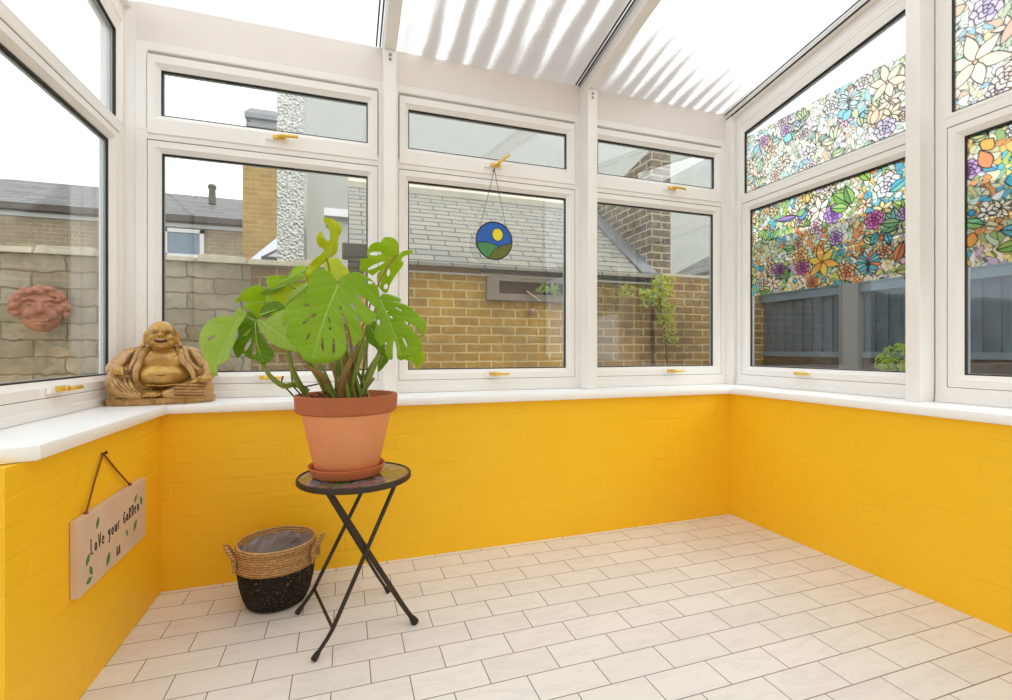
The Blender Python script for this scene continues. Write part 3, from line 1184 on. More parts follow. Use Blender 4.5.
# upper film of window 5
f5u = Film(g5u[0][0], g5u[1][0], g5u[0][1], 2.385, .0031, 7, True)
f5u.scatter(5, 62, True)
for (px, py, fnm, arg) in [(849, 103, 'butterfly', (.085, (176, 226, 232), (206, 238, 240), (244, 214, 190))), (864, 80, 'rose', (.045, (250, 232, 220), (244, 206, 190))),
                           (887, 82, 'lily', (.10, (252, 240, 190), (248, 214, 160))), (885, 128, 'rose', (.048, (206, 180, 226), (170, 140, 210))),
                           (845, 120, 'lily', (.05, (240, 170, 205), (226, 140, 190))), (838, 118, 'petal', (2.6, .05, .025, (60, 190, 220))),
                           (850, 117, 'petal', (.8, .05, .03, (60, 190, 220))), (763, 142, 'rose', (.036, (200, 120, 200), (160, 90, 190))),
                           (786, 130, 'rose', (.036, (206, 130, 214), (170, 100, 200))), (786, 143, 'petal', (2, .06, .03, (60, 200, 214))),
                           (759, 150, 'petal', (.5, .05, .03, (60, 170, 220))), (800, 123, 'petal', (0, .03, .016, (90, 150, 220))),
                           (872, 125, 'tulip', (.08, 1.9, (252, 190, 120)))]:
    y, z = px_film(px, py)
    getattr(f5u, fnm)(y, z, *arg)
f5u.build(w5, FX)
# films of window 6
f6 = Film(g6l[0][0], g6l[1][0], 1.345, g6l[2][1], .0032, 5, False)
f6.scatter(21, 55, False)
for (px, py, fnm, arg) in [(982, 150, 'petal', (2.4, .05, .03, (246, 186, 90))), (990, 168, 'petal', (1.2, .09, .025, (240, 150, 100))),
                           (1004, 182, 'petal', (3.1, .12, .04, (90, 200, 226))), (985, 225, 'leaf', (.4, .09, (150, 206, 120), (110, 180, 130))),
                           (1000, 230, 'leaf', (3.4, .10, (110, 186, 214), (90, 170, 190))), (996, 250, 'leaf', (3.0, .09, (150, 196, 90), (120, 180, 90))),
                           (978, 240, 'petal', (.2, .05, .03, (246, 170, 80)))]:
    y, z = px_film(px, py)
    getattr(f6, fnm)(y, z, *arg)
f6.build(w6, FX)
f6u = Film(g6u[0][0], g6u[1][0], g6u[0][1], 2.60, .0034, 9, True)
f6u.scatter(31, 40, True)
for (px, py, fnm, arg) in [(987, 8, 'rose', (.055, (214, 190, 230), (170, 140, 210))), (975, 62, 'lily', (.13, (252, 244, 196), (250, 200, 160))),
                           (1000, 45, 'petal', (2.2, .14, .022, (244, 150, 110))), (1008, 75, 'rose', (.05, (250, 226, 206), (246, 206, 186))),
                           (960, 15, 'petal', (1.2, .05, .03, (246, 176, 120)))]:
    y, z = px_film(px, py)
    getattr(f6u, fnm)(y, z, *arg)
f6u.build(w6, FX)

# ------------------------------------------------------------------ remesh helper for sculpted figures
def sculpt(name, mb, voxel, mats, parent, smooth_iter=4, disp=None):
    me = mb.mesh(name + '_src', mats)
    o = link(name + '_src', me)
    md = o.modifiers.new('r', 'REMESH')
    md.mode = 'VOXEL'
    md.voxel_size = voxel
    md.use_smooth_shade = True
    sm = o.modifiers.new('s', 'SMOOTH')
    sm.factor = .5
    sm.iterations = smooth_iter
    dg = bpy.context.evaluated_depsgraph_get()
    dg.update()
    ev = o.evaluated_get(dg)
    res = bpy.data.meshes.new_from_object(ev)
    res.name = name
    bpy.data.objects.remove(o)
    res.materials.clear()
    for q in (mats if isinstance(mats, (list, tuple)) else [mats]):
        res.materials.append(M[q])
    res.polygons.foreach_set('use_smooth', [True] * len(res.polygons))
    return link(name, res, parent)


# ------------------------------------------------------------------ laughing seated statue
sx, sy_ = -.735, 2.402
st = empty('buddha_statue', (sx, sy_, ZS), math.radians(13),
           label='gold laughing seated figure statue on the white corner windowsill', cat='statue')
m = MB()
n = 56
pts = [(.190 * math.copysign(abs(math.cos(a)) ** .85, math.cos(a)), .098 * math.copysign(abs(math.sin(a)) ** .8, math.sin(a)) + .0) for a in [2 * PI * i / n for i in range(n)]]
m.loops([[(x * k, y * k, z) for x, y in pts] for k, z in ((.96, .0), (1.0, .004), (1.01, .022), (.985, .029), (.9, .030), (.4, .030), (.01, .030))], True)
m.loops([[(x * k, y * k, 0) for x, y in pts] for k in (.96, .01)], True)
m.build('plinth', 'statue', st, smooth=True)

bd = MB()
B = bd.ball
B((0, .02, .125), .125, .075, .090, 24, 16)
B((0, .01, .175), .118, .070, .060, 24, 16)
B((.0, .01, .215), .055, .045, .030, 16, 12)
B((-.045, -.028, .178), .050, .034, .030, 16, 12)      # chest
B((.045, -.028, .178), .050, .034, .030, 16, 12)
B((.0, -.040, .120), .098, .062, .052, 24, 16)          # belly


def cat(pts, n=5):
    P = [Vector(p) for p in pts]
    out_ = []
    for i in range(len(P) - 1):
        p0, p1, p2, p3 = P[max(i - 1, 0)], P[i], P[i + 1], P[min(i + 2, len(P) - 1)]
        for j in range(n):
            q = j / n
            out_.append(((2 * p1) + (p2 - p0) * q + (2 * p0 - 5 * p1 + 4 * p2 - p3) * q * q + (-p0 + 3 * p1 - 3 * p2 + p3) * q ** 3) * .5)
    out_.append(P[-1])
    return out_


def T(pts, r, n=8, mb=None):
    mb = mb or bd
    ps = cat(pts)
    rr_ = []
    for i in range(len(ps)):
        q = i / (len(ps) - 1) * (len(r) - 1)
        k_ = min(int(q), len(r) - 2)
        rr_.append(r[k_] + (r[k_ + 1] - r[k_]) * (q - k_))
    mb.tube(ps, rr_, max(n, 12))
    mb.ball(ps[0], rr_[0] * .99, n=12, m=8)
    mb.ball(ps[-1], rr_[-1] * .99, n=12, m=8)


# feet and toes
B((-.030, -.090, .044), .032, .018, .013, 14, 10)
for k in range(5):
    B((-.056 + k * .0125, -.106, .040 + (.003 if k == 4 else 0)), .0065 + (.002 if k == 4 else 0), .009, .007, 8, 6)
# hands
B((-.142, -.064, .150), .020, .018, .012, 12, 8)
for k in range(4):
    T([(-.158 + k * .0105, -.070, .153), (-.158 + k * .0105, -.088, .146), (-.156 + k * .0105, -.094, .130)], [.0058, .0056, .0046], 8)
T([(-.124, -.066, .152), (-.114, -.082, .145)], [.006, .005], 8)
B((.150, -.076, .108), .021, .016, .012, 12, 8)
for k in range(4):
    T([(.142 + k * .0105, -.082, .112), (.141 + k * .0105, -.098, .105), (.140 + k * .0105, -.100, .090)], [.0058, .0055, .0045], 8)
T([(.134, -.080, .110), (.112, -.094, .094)], [.006, .007], 8)
B((.108, -.096, .090), .014, .008, .007, 10, 8)
for k in range(11):
    a = -1 + k / 5
    B((.002 + a * .050, -.096 + abs(a) * .010, .078 + abs(a) * .004), .0048, .004, .004, 8, 6)
sculpt('body', bd, .0021, 'statueskin', st, 1)

# the robe: sleeves, raised knee, folded leg, folds
rb2 = MB()
R_ = lambda pts, r: T(pts, r, 12, rb2)
G = rb2.ball
G((0, .045, .125), .118, .060, .100, 24, 16)
G((0, .040, .185), .105, .050, .055, 24, 16)
R_([(-.060, .020, .222), (-.105, .015, .200), (-.142, .000, .165), (-.160, -.020, .145), (-.148, -.046, .148)], [.022, .036, .038, .032, .022])
R_([(.060, .020, .222), (.105, .015, .200), (.142, -.005, .165), (.165, -.035, .128), (.158, -.062, .112)], [.022, .036, .038, .032, .022])
# raised knee with the robe falling to the foot
R_([(-.06, -.01, .070), (-.110, -.030, .095), (-.142, -.040, .105)], [.048, .050, .042])
R_([(-.148, -.045, .105), (-.142, -.062, .075), (-.110, -.078, .056), (-.075, -.088, .046)], [.040, .036, .028, .020])
R_([(-.158, -.020, .060), (-.150, -.045, .045)], [.030, .026])
# folded leg
R_([(.05, -.02, .060), (.115, -.034, .066), (.152, -.040, .060)], [.044, .042, .034])
R_([(.158, -.044, .054), (.110, -.076, .050), (.050, -.092, .046), (.015, -.094, .044)], [.030, .030, .024, .016])
G((0, 0, .045), .155, .070, .022, 24, 10)
G((.128, -.025, .125), .036, .030, .036, 16, 10)
G((-.122, -.020, .135), .034, .028, .034, 16, 10)
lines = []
for sg in (-1, 1):
    e = 0 if sg < 0 else .018
    lap = [(sg * .046, .0, .236), (sg * .062, -.040, .214), (sg * .072, -.068, .180), (sg * (.084 + e), -.084, .140), (sg * (.084 + e * 1.6), -.090, .106)]
    R_(lap, [.009, .011, .011, .012, .010])
    R_([(sg * .062, .0, .238), (sg * .080, -.036, .218), (sg * .092, -.060, .182), (sg * (.106 + e), -.070, .140)], [.008, .009, .009, .007])
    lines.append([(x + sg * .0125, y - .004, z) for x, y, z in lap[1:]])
    for k in range(4):
        ln = [(sg * (.098 + k * .013), -.018 - k * .002, .226 - k * .010), (sg * (.116 + k * .012), -.038, .195 - k * .009), (sg * (.136 + k * .010), -.050 + k * .004, .158 - k * .004)]
        R_(ln, [.005, .008, .005])
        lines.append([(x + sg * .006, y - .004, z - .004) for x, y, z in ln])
for k in range(5):
    ln = [(-.172 + k * .016, -.060 - k * .004, .128 - k * .004), (-.160 + k * .017, -.088 - k * .003, .092 - k * .004), (-.130 + k * .016, -.100, .058 - k * .002)]
    R_(ln, [.004, .007, .004])
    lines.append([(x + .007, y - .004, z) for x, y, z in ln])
for k in range(4):
    ln = [(.045, -.100 - k * .004, .082 - k * .012), (.095, -.104 - k * .002, .078 - k * .012), (.148, -.082, .074 - k * .012)]
    R_(ln, [.003, .006, .004])
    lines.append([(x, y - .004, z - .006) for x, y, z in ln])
rbo = sculpt('robe', rb2, .0023, 'statue', st, 2)
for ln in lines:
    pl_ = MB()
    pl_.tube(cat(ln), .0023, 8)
    pl_.build('fold_line', 'foldbrown', rbo, smooth=True)  # thin dark brown line laid beside each fold

hd = MB()
B = hd.ball
hx, hy, hz = -.004, -.014, .284
B((hx, hy + .006, hz + .012), .050, .054, .052, 24, 16)
B((hx, hy, hz - .018), .053, .048, .040, 24, 16)
B((hx, hy + .01, hz - .045), .042, .04, .020, 16, 10)
B((hx, hy - .030, hz - .040), .024, .018, .014, 14, 10)
for sg in (-1, 1):
    B((hx + sg * .027, hy - .034, hz - .006), .017, .015, .013, 14, 10)
    hd.tube([(hx + sg * .010, hy - .049, hz + .022), (hx + sg * .024, hy - .049, hz + .027), (hx + sg * .038, hy - .040, hz + .020)], [.003, .0045, .003], 8)
    hd.tube([(hx + sg * .050, hy + .006, hz + .020), (hx + sg * .056, hy + .002, hz + .002), (hx + sg * .058, hy - .002, hz - .022), (hx + sg * .066, hy - .006, hz - .044)], [.008, .009, .008, .011], 10)
B((hx, hy - .050, hz + .006), .0095, .012, .009, 12, 8)
hd.tube([(hx, hy - .048, hz + .022), (hx, hy - .053, hz + .010)], [.004, .006], 8)
for sg in (-1, 1):
    B((hx + sg * .009, hy - .050, hz + .003), .006, .006, .005, 8, 6)
mo = [(hx + .029 * math.cos(a), hy - .047 + .012 * math.cos(a) ** 2, hz - .019 + (.016 * math.sin(a) if math.sin(a) < 0 else .008 * math.sin(a)) + .005 * math.cos(a) ** 2) for a in [2 * PI * i / 20 for i in range(21)]]
hd.tube(mo, .0036, 8)
hdo = sculpt('head', hd, .0021, 'statueskin', st, 2)
mm = MB()
mm.ball((hx, hy - .0420, hz - .0205), .024, .0100, .0115, 16, 10)
mm.build('mouth', 'statuedark', hdo, smooth=True)
mt = MB()
mt.tube([(hx - .014, hy - .0475, hz - .0145), (hx, hy - .051, hz - .0160), (hx + .014, hy - .0475, hz - .0145)], [.002, .0028, .002], 8)
mt.build('teeth', 'toothwhite', hdo, smooth=True)
for sg in (-1, 1):
    e = MB()
    e.tube([(hx + sg * .012, hy - .0475, hz + .010), (hx + sg * .023, hy - .0490, hz + .0145), (hx + sg * .034, hy - .0435, hz + .010)], [.0014, .0024, .0014], 6)
    e.build('eye', 'statuedark', hdo)
nv = MB()
nv.tube([(-.020, -.1005, .1235), (0, -.1035, .121), (.020, -.1005, .1235)], [.0009, .0022, .0009], 8)
nv.build('navel', 'statuedark', st)

# ------------------------------------------------------------------ small folding table
tx, ty, tz = .036, 1.862, .54
tb = empty('folding_side_table', (tx, ty, 0), label='small round folding table with brown metal legs and mosaic top', cat='table')
R = .200
m = MB()
m.lathe([(.001, tz - .005), (R - .006, tz - .005), (R - .006, tz - .001), (.001, tz - .001)], 64)
m.build('mosaic_top', 'mosaic', tb, smooth=True)
m = MB()
m.lathe([(R - .006, tz - .015), (R, tz - .018), (R + .003, tz - .015), (R + .003, tz - .002), (R, tz + .002), (R - .006, tz + .002), (R - .007, tz - .008), (R - .006, tz - .015)], 64)
m.lathe([(.001, tz - .012), (R - .006, tz - .012), (R - .006, tz - .008), (.001, tz - .008)], 48)
m.build('rim', 'iron', tb, smooth=True)
L3 = lambda x, y, z: (x - tx, y - ty, z)


def leg(top, foot, bend, r=.0075, flat=True):
    m = MB()
    top, foot = Vector(top), Vector(foot)
    kn = top.lerp(foot, .84)
    kn.x += bend
    pts = [top, top.lerp(kn, .5), kn, kn.lerp(foot, .3) + Vector((bend * .12, 0, 0)), foot]
    m.tube([L3(*p) for p in pts], [r, r, r * .95, r * .9, r * .9], 10)
    o = m.build('leg', 'iron', tb, smooth=True)
    f = MB()
    d = (foot - kn).normalized()
    f.tube([L3(*(foot - d * .026)), L3(*(foot - d * .004)), L3(*foot)], [r * 1.15, r * 1.5, r * 1.35], 12)
    f.build('rubber_foot', 'wire', o, smooth=True)
    return kn


zt = tz - .018
# frame with feet on the left, leaning right; outer pair
qa = leg((.168, 1.735, zt), (-.096, 1.655, .004), .016)
qb = leg((.105, 1.985, zt), (-.172, 1.968, .004), .016)
# frame with feet on the right, leaning left; inner pair
pa = leg((-.050, 1.715, zt), (.244, 1.764, .004), -.004, .0098)
pb_ = leg((-.104, 1.960, zt), (.170, 2.022, .004), -.004, .0065)
m = MB()
m.tube([L3(*qa), L3(*qb)], .0055, 8)
m.build('crossbar', 'iron', tb, smooth=True)
for a_, b_ in (((-.050, 1.715, zt), (-.104, 1.96, zt)), ((.168, 1.735, zt), (.105, 1.985, zt))):
    m = MB()
    m.tube([L3(*a_), L3(*b_)], .0065, 8)
    m.build('top_bracket', 'iron', tb, smooth=True)

# ------------------------------------------------------------------ saucer, pot, plant
px_, py_ = .008, 1.872
sa = MB()
sa.lathe([(.001, 0), (.114, 0), (.121, .004), (.134, .030), (.138, .037), (.133, .038), (.127, .033), (.115, .009), (.001, .008)], 56)
so_ = sa.build('plant_saucer', 'saucer', None, smooth=True, loc=(px_, py_, tz + .002))
tag(so_, 'shallow terracotta saucer on the mosaic table under the pot', 'saucer')
PZ = tz + .011
pt = empty('potted_monstera', (px_, py_, PZ), label='terracotta pot with a large split-leaf cheese plant on the folding table', cat='potted plant')
PH = .287
m = MB()
m.lathe([(.001, 0), (.106, 0), (.111, .004), (.158, PH - .068), (.160, PH - .066)], 64)
m.build('pot', 'terra', pt, smooth=True)
m = MB()
m.lathe([(.158, PH - .066), (.172, PH - .064), (.179, PH - .058), (.182, PH - .008), (.179, PH), (.166, PH), (.163, PH - .006), (.158, PH - .060)], 64)
m.build('pot_rim', 'terra_rim', pt, smooth=True)
m = MB()
rr = random.Random(2)
rings = []
for k in range(9):
    r = .162 * (1 - k / 8) + .001
    rings.append([(r * math.cos(2 * PI * i / 32), r * math.sin(2 * PI * i / 32), PH - .030 + rr.uniform(-.004, .006)) for i in range(32)])
m.loops(rings, True)
m.build('soil', 'soil', pt, smooth=True)
PC = Vector((px_, py_, PZ))


stems = []


def crop(ox, oy, k):
    return lambda p: (ox + p[0] / k, oy + p[1] / k)


def rounded(pts, n=3):
    P = [Vector(p) for p in pts]
    N = len(P)
    r = []
    for i in range(N):
        p0, p1, p2, p3 = P[i - 1], P[i], P[(i + 1) % N], P[(i + 2) % N]
        for j in range(n):
            q = j / n
            v = ((2 * p1) + (p2 - p0) * q + (2 * p0 - 5 * p1 + 4 * p2 - p3) * q * q + (-p0 + 3 * p1 - 3 * p2 + p3) * q ** 3) * .5
            r.append((v.x, v.y))
    return r


def blade(c, outline, rib, zA, zT, tilt=0.0, holes=(), mat='leaf', fold=.25, droop=.15, wave=.03, seed=0, petiole=True):
    """one leaf blade: outline, holes and midrib laid on a curved surface in depth"""
    ol = [Vector(p) for p in rounded([c(p) for p in outline])]
    A = Vector(c(rib[0]))
    T_ = Vector(c(rib[-1]))
    ribp = [Vector(c(p)) for p in rib]
    L = (T_ - A).length
    u = (T_ - A) / L
    v = Vector((-u.y, u.x))
    verts = list(ol)
    edges = [(i, (i + 1) % len(ol)) for i in range(len(ol))]
    sc0 = abs(c((1, 0))[0] - c((0, 0))[0])
    for (hx_, hy_, ra, rb, an) in holes:
        o = len(verts)
        cx0, cy0 = c((hx_, hy_))
        a_ = math.radians(an)
        for i in range(10):
            q = 2 * PI * i / 10
            x, y = ra * sc0 * math.cos(q), rb * sc0 * math.sin(q)
            verts.append(Vector((cx0 + x * math.cos(a_) - y * math.sin(a_), cy0 + x * math.sin(a_) + y * math.cos(a_))))
        edges += [(o + i, o + (i + 1) % 10) for i in range(10)]
    xs = [p.x for p in ol]
    ys_ = [p.y for p in ol]
    st_ = max(1.1, L / 30)
    ny = int((max(ys_) - min(ys_)) / st_) + 2
    nx = int((max(xs) - min(xs)) / st_) + 2
    for j in range(ny):
        for i in range(nx):
            verts.append(Vector((min(xs) + (i + .5 * (j % 2)) * st_, min(ys_) + j * st_ * .9 + .013)))
    res = delaunay_2d_cdt(verts, edges, [], 1, 1e-5)
    olp = [(p.x, p.y) for p in ol]
    hol = []
    for (hx_, hy_, ra, rb, an) in holes:
        cx0, cy0 = c((hx_, hy_))
        hol.append((cx0, cy0, ra * sc0, rb * sc0, math.radians(an)))

    def inside(x, y):
        r_ = False
        for i in range(len(olp)):
            x1, y1 = olp[i - 1]
            x2, y2 = olp[i]
            if (y1 > y) != (y2 > y) and x < (x2 - x1) * (y - y1) / (y2 - y1) + x1:
                r_ = not r_
        if not r_:
            return False
        for cx0, cy0, ra, rb, a_ in hol:
            dx, dy = x - cx0, y - cy0
            if ((dx * math.cos(a_) + dy * math.sin(a_)) / ra) ** 2 + ((-dx * math.sin(a_) + dy * math.cos(a_)) / rb) ** 2 < .93:
                return False
        return True

    faces = []
    for f_ in res[2]:
        gx = sum(res[0][i].x for i in f_) / len(f_)
        gy = sum(res[0][i].y for i in f_) / len(f_)
        if inside(gx, gy):
            faces.append(f_)
    Lm = L / F * zA
    ph = seed * 1.7

    def ribdist(p):
        best = 1e9
        sgn = 1
        for i in range(len(ribp) - 1):
            a_, b_ = ribp[i], ribp[i + 1]
            d = b_ - a_
            q = max(0, min(1, (p - a_).dot(d) / d.length_squared))
            w_ = p - (a_ + d * q)
            if w_.length < best:
                best = w_.length
                sgn = 1 if d.x * w_.y - d.y * w_.x > 0 else -1
        return best / L, sgn

    def depth(p):
        a_ = (p - A).dot(u) / L
        b_, sg = ribdist(p)
        s_ = (a_ - .55 * b_) / .13
        h = -fold * b_ + fold * .9 * b_ * b_ * 1.6 + droop * (a_ * a_ if a_ > 0 else a_ * a_ * .5)
        h += wave * math.sin(a_ * 13 + ph + sg) * b_ * 2 + .004 * math.cos(2 * PI * s_) * min(1, b_ * 6)
        return zA + (zT - zA) * a_ + (tilt * sg * b_ + h) * Lm, a_, b_, s_

    co, vein = [], []
    for p in res[0]:
        z, a_, b_, s_ = depth(p)
        co.append(tuple(at(p.x, p.y, z) - PC))
        vein.append((a_, b_))
    me = bpy.data.meshes.new('leaf')
    me.from_pydata(co, [], faces)
    bm_ = bmesh.new()
    bm_.from_mesh(me)
    ly = bm_.verts.layers.float.new('along')
    ly2 = bm_.verts.layers.float.new('across')
    bm_.verts.ensure_lookup_table()
    for i, q in enumerate(vein):
        bm_.verts[i][ly] = q[0]
        bm_.verts[i][ly2] = q[1]
    bmesh.ops.delete(bm_, geom=[v_ for v_ in bm_.verts if not v_.link_faces], context='VERTS')
    bm_.to_mesh(me)
    bm_.free()
    me.polygons.foreach_set('use_smooth', [True] * len(me.polygons))
    me.materials.append(M[mat])
    o = link('leaf', me, pt)
    md = o.modifiers.new('thick', 'SOLIDIFY')
    md.thickness = .0011
    md.offset = 0
    # raised midrib
    fine = []
    for i in range(len(ribp) - 1):
        for j in range(6):
            fine.append(ribp[i].lerp(ribp[i + 1], j / 6))
    fine.append(ribp[-1])
    rp3 = [tuple(at(q.x, q.y, depth(q)[0] - .0006) - PC) for q in fine[:-2]]
    rb = MB()
    rb.tube(rp3, [.0020 * (1 - i / len(rp3)) + .0005 for i in range(len(rp3))], 6)
    rb.build('midrib', 'midrib', o, smooth=True)
    if petiole:
        stems.append((at(A.x, A.y, zA), mat, None))
    return o


M['midrib'] = plain('pale_midrib', (176, 206, 96), .45, var=.05)
c1 = crop(190, 250, 5)
c2 = crop(270, 250, 5.833)
c3 = crop(350, 280, 6.367)
c4 = crop(300, 210, 7.775)
c5 = crop(230, 250, 10)
# the big front leaf
blade(c2, [(395, 192), (380, 165), (350, 130), (310, 110), (270, 110), (240, 140), (225, 185), (222, 225), (200, 255), (150, 285), (105, 320), (75, 360), (66, 400), (78, 442),
           (100, 408), (150, 372), (118, 420), (95, 475), (105, 520), (150, 570), (190, 625), (240, 660), (300, 662), (360, 655), (410, 630), (440, 590), (445, 530), (432, 450), (416, 365),
           (450, 430), (475, 520), (488, 562), (520, 530), (535, 480), (525, 430), (488, 372), (550, 430), (590, 432), (612, 400), (612, 368), (560, 330), (505, 262), (560, 285), (622, 342),
           (636, 290), (632, 230), (600, 180), (550, 145), (500, 128), (450, 140), (415, 165), (402, 192)],
      [(398, 205), (345, 330), (290, 480), (245, 655)], 1.50, 1.43, .05,
      holes=[(345, 412, 7, 17, -15), (350, 460, 8, 10, 0), (306, 552, 8, 44, -4), (372, 566, 9, 50, 0), (575, 188, 26, 8, 8), (222, 505, 6, 26, 25), (212, 322, 18, 6, -15), (250, 385, 24, 9, -30), (205, 420, 22, 9, -35), (410, 340, 7, 14, -25), (485, 330, 7, 26, -35)],
      mat='leaf', fold=.22, droop=-.10, seed=1)
# lower right leaf, deeply cut
blade(c3, [(186, 112), (205, 90), (240, 88), (290, 105), (322, 120), (318, 140), (265, 128), (330, 150), (370, 165), (415, 200), (460, 245), (485, 280), (482, 310), (465, 372), (440, 325), (395, 285), (345, 262), (385, 300), (430, 352), (450, 385), (455, 430),
           (430, 455), (405, 475), (370, 490), (330, 510), (300, 495), (297, 440), (282, 385), (272, 440), (272, 500), (250, 505), (222, 460), (235, 395), (205, 420), (185, 410), (150, 350), (162, 300), (160, 240), (164, 180), (172, 130)],
      [(190, 125), (230, 215), (265, 300), (305, 410), (328, 500)], 1.60, 1.55, -.35,
      holes=[(238, 200, 6, 4, 0), (262, 236, 14, 5, 40), (350, 395, 5, 34, -25), (180, 270, 10, 20, 0), (310, 185, 24, 4, 30)],
      mat='leaf', fold=.35, droop=.05, seed=2)
blade(c3, [(340, 495), (400, 470), (440, 440), (470, 462), (472, 520), (445, 540), (428, 572), (405, 530), (370, 515)], [(380, 470), (428, 560)], 1.68, 1.66, mat='leaflime', seed=3, petiole=False)
blade(c3, [(180, 585), (180, 520), (195, 470), (220, 455), (246, 505), (225, 542)], [(220, 460), (182, 575)], 1.74, 1.72, mat='leafdark', seed=4)
blade(c3, [(100, 300), (160, 260), (200, 360), (225, 460), (200, 480), (160, 430), (120, 400), (95, 340)], [(130, 290), (210, 470)], 1.70, 1.66, mat='leafdark', seed=5)
# upper right leaf, backlit, many holes
blade(c4, [(770, 345), (768, 300), (765, 260), (740, 225), (700, 210), (660, 212), (635, 235), (630, 250), (590, 250), (550, 270), (525, 310), (522, 350), (527, 375), (470, 377), (470, 410), (465, 470), (505, 478),
           (540, 495), (566, 508), (622, 468), (600, 505), (600, 545), (608, 590), (630, 620), (650, 640), (680, 640), (700, 580), (750, 500), (800, 432), (802, 400), (795, 370), (840, 348), (882, 320), (860, 310), (800, 322)],
      [(765, 345), (700, 410), (640, 480), (620, 625)], 1.80, 1.86, .1,
      holes=[(588, 338, 50, 15, -4), (588, 434, 76, 13, -25), (688, 487, 11, 30, 8), (621, 560, 8, 24, 5), (668, 595, 16, 22, 15), (795, 392, 5, 14, 0)],
      mat='leaflime', fold=.12, droop=.05, seed=6)
# upright curly yellow leaf with a side lobe, and its hanging half
blade(c4, [(180, 65), (230, 62), (275, 85), (320, 125), (322, 170), (300, 220), (295, 300), (275, 345), (240, 370), (200, 400), (150, 445), (90, 500), (60, 560), (54, 605), (42, 560), (45, 490), (70, 430),
           (120, 375), (165, 340), (185, 310), (150, 285), (130, 250), (128, 205), (150, 175), (172, 165), (178, 198), (215, 242), (232, 225), (232, 180), (215, 130), (190, 95)],
      [(205, 372), (245, 300), (262, 200), (240, 80)], 1.66, 1.62, .4, mat='leafyellow', fold=-.4, droop=.1, wave=.08, seed=7)
blade(c4, [(230, 382), (290, 372), (330, 420), (385, 485), (330, 520), (275, 560), (250, 520), (190, 470), (195, 410)], [(285, 540), (285, 385)], 1.72, 1.76, mat='leafyellow', seed=8)
# hanging pale leaf at the outer side
blade(c1, [(285, 320), (270, 300), (245, 292), (225, 310), (215, 328), (170, 328), (120, 340), (80, 370), (52, 415), (45, 460), (55, 500), (70, 540), (90, 570), (100, 610), (140, 632), (135, 600), (142, 578), (190, 550), (205, 500),
           (225, 460), (235, 400), (260, 360)],
      [(246, 332), (205, 420), (160, 500), (122, 615)], 1.58, 1.52, .3, holes=[(106, 440, 26, 9, -35), (75, 488, 10, 4, -60)], mat='leafpale', fold=.5, droop=-.05, seed=9)
# darker leaf with long holes
blade(c1, [(262, 352), (290, 308), (320, 320), (335, 350), (345, 410), (400, 480), (422, 530), (380, 570), (365, 577), (330, 552), (290, 540), (265, 515), (240, 542), (215, 500), (220, 470), (242, 430), (240, 395)],
      [(325, 350), (332, 460), (368, 570)], 1.63, 1.58, -.1, holes=[(292, 472, 9, 40, 28), (322, 500, 10, 38, 4)], mat='leafdark', fold=.25, seed=10)
blade(c1, [(212, 492), (235, 455), (270, 420), (300, 396), (292, 420), (255, 455), (225, 482)], [(300, 398), (215, 490)], 1.61, 1.60, mat='leaflime', seed=11, petiole=False)
# plain broad leaf
blade(c1, [(335, 350), (380, 345), (430, 318), (480, 295), (520, 300), (560, 380), (575, 470), (545, 510), (500, 503), (450, 488), (400, 462), (352, 402)], [(345, 350), (430, 410), (540, 500)], 1.60, 1.52, .15, mat='leafpale', seed=12)
# rolled dark leaf over it
blade(c1, [(348, 330), (352, 300), (368, 278), (400, 260), (440, 257), (470, 275), (474, 292), (430, 305), (380, 332)], [(350, 325), (470, 284)], 1.58, 1.57, mat='leafdark', fold=-.4, seed=13)
# upper lime leaf
blade(c1, [(225, 268), (245, 230), (290, 190), (340, 178), (375, 195), (378, 240), (368, 290), (352, 345), (320, 330), (300, 300), (268, 290), (285, 262), (250, 256)], [(370, 260), (232, 262)], 1.70, 1.64, -.2, mat='leaflime', seed=14)
# curled group behind the front leaf
blade(c5, [(370, 275), (420, 255), (560, 258), (620, 290), (560, 360), (470, 400), (400, 395), (372, 360)], [(600, 300), (380, 300)], 1.76, 1.74, mat='leaflime', seed=15)
blade(c5, [(490, 330), (600, 268), (700, 203), (780, 183), (770, 235), (700, 300), (600, 346), (540, 350)], [(775, 195), (500, 330)], 1.66, 1.68, holes=[(712, 246, 32, 12, -5)], mat='leafpale', fold=-.3, seed=16)
blade(c5, [(585, 300), (600, 240), (650, 170), (720, 153), (765, 180), (790, 250), (700, 300), (640, 330)], [(780, 300), (640, 180)], 1.74, 1.76, mat='leaflime', seed=17)
blade(c5, [(415, 425), (520, 350), (640, 335), (770, 340), (740, 420), (640, 520), (560, 580), (500, 545), (440, 495)], [(740, 370), (450, 470)], 1.70, 1.68, mat='leafyellow', seed=18)
blade(c5, [(555, 515), (620, 430), (700, 350), (775, 325), (792, 372), (710, 460), (610, 512), (568, 565)], [(785, 340), (565, 530)], 1.60, 1.62, mat='leafpale', fold=-.4, seed=19)
blade(c5, [(305, 425), (400, 388), (500, 350), (560, 340), (530, 392), (420, 445), (340, 450)], [(555, 345), (315, 430)], 1.67, 1.66, mat='leafdark', seed=20)
blade(c5, [(320, 480), (420, 440), (560, 560), (600, 640), (520, 700), (400, 640), (330, 560)], [(360, 460), (580, 660)], 1.78, 1.76, mat='leaflime', seed=21)

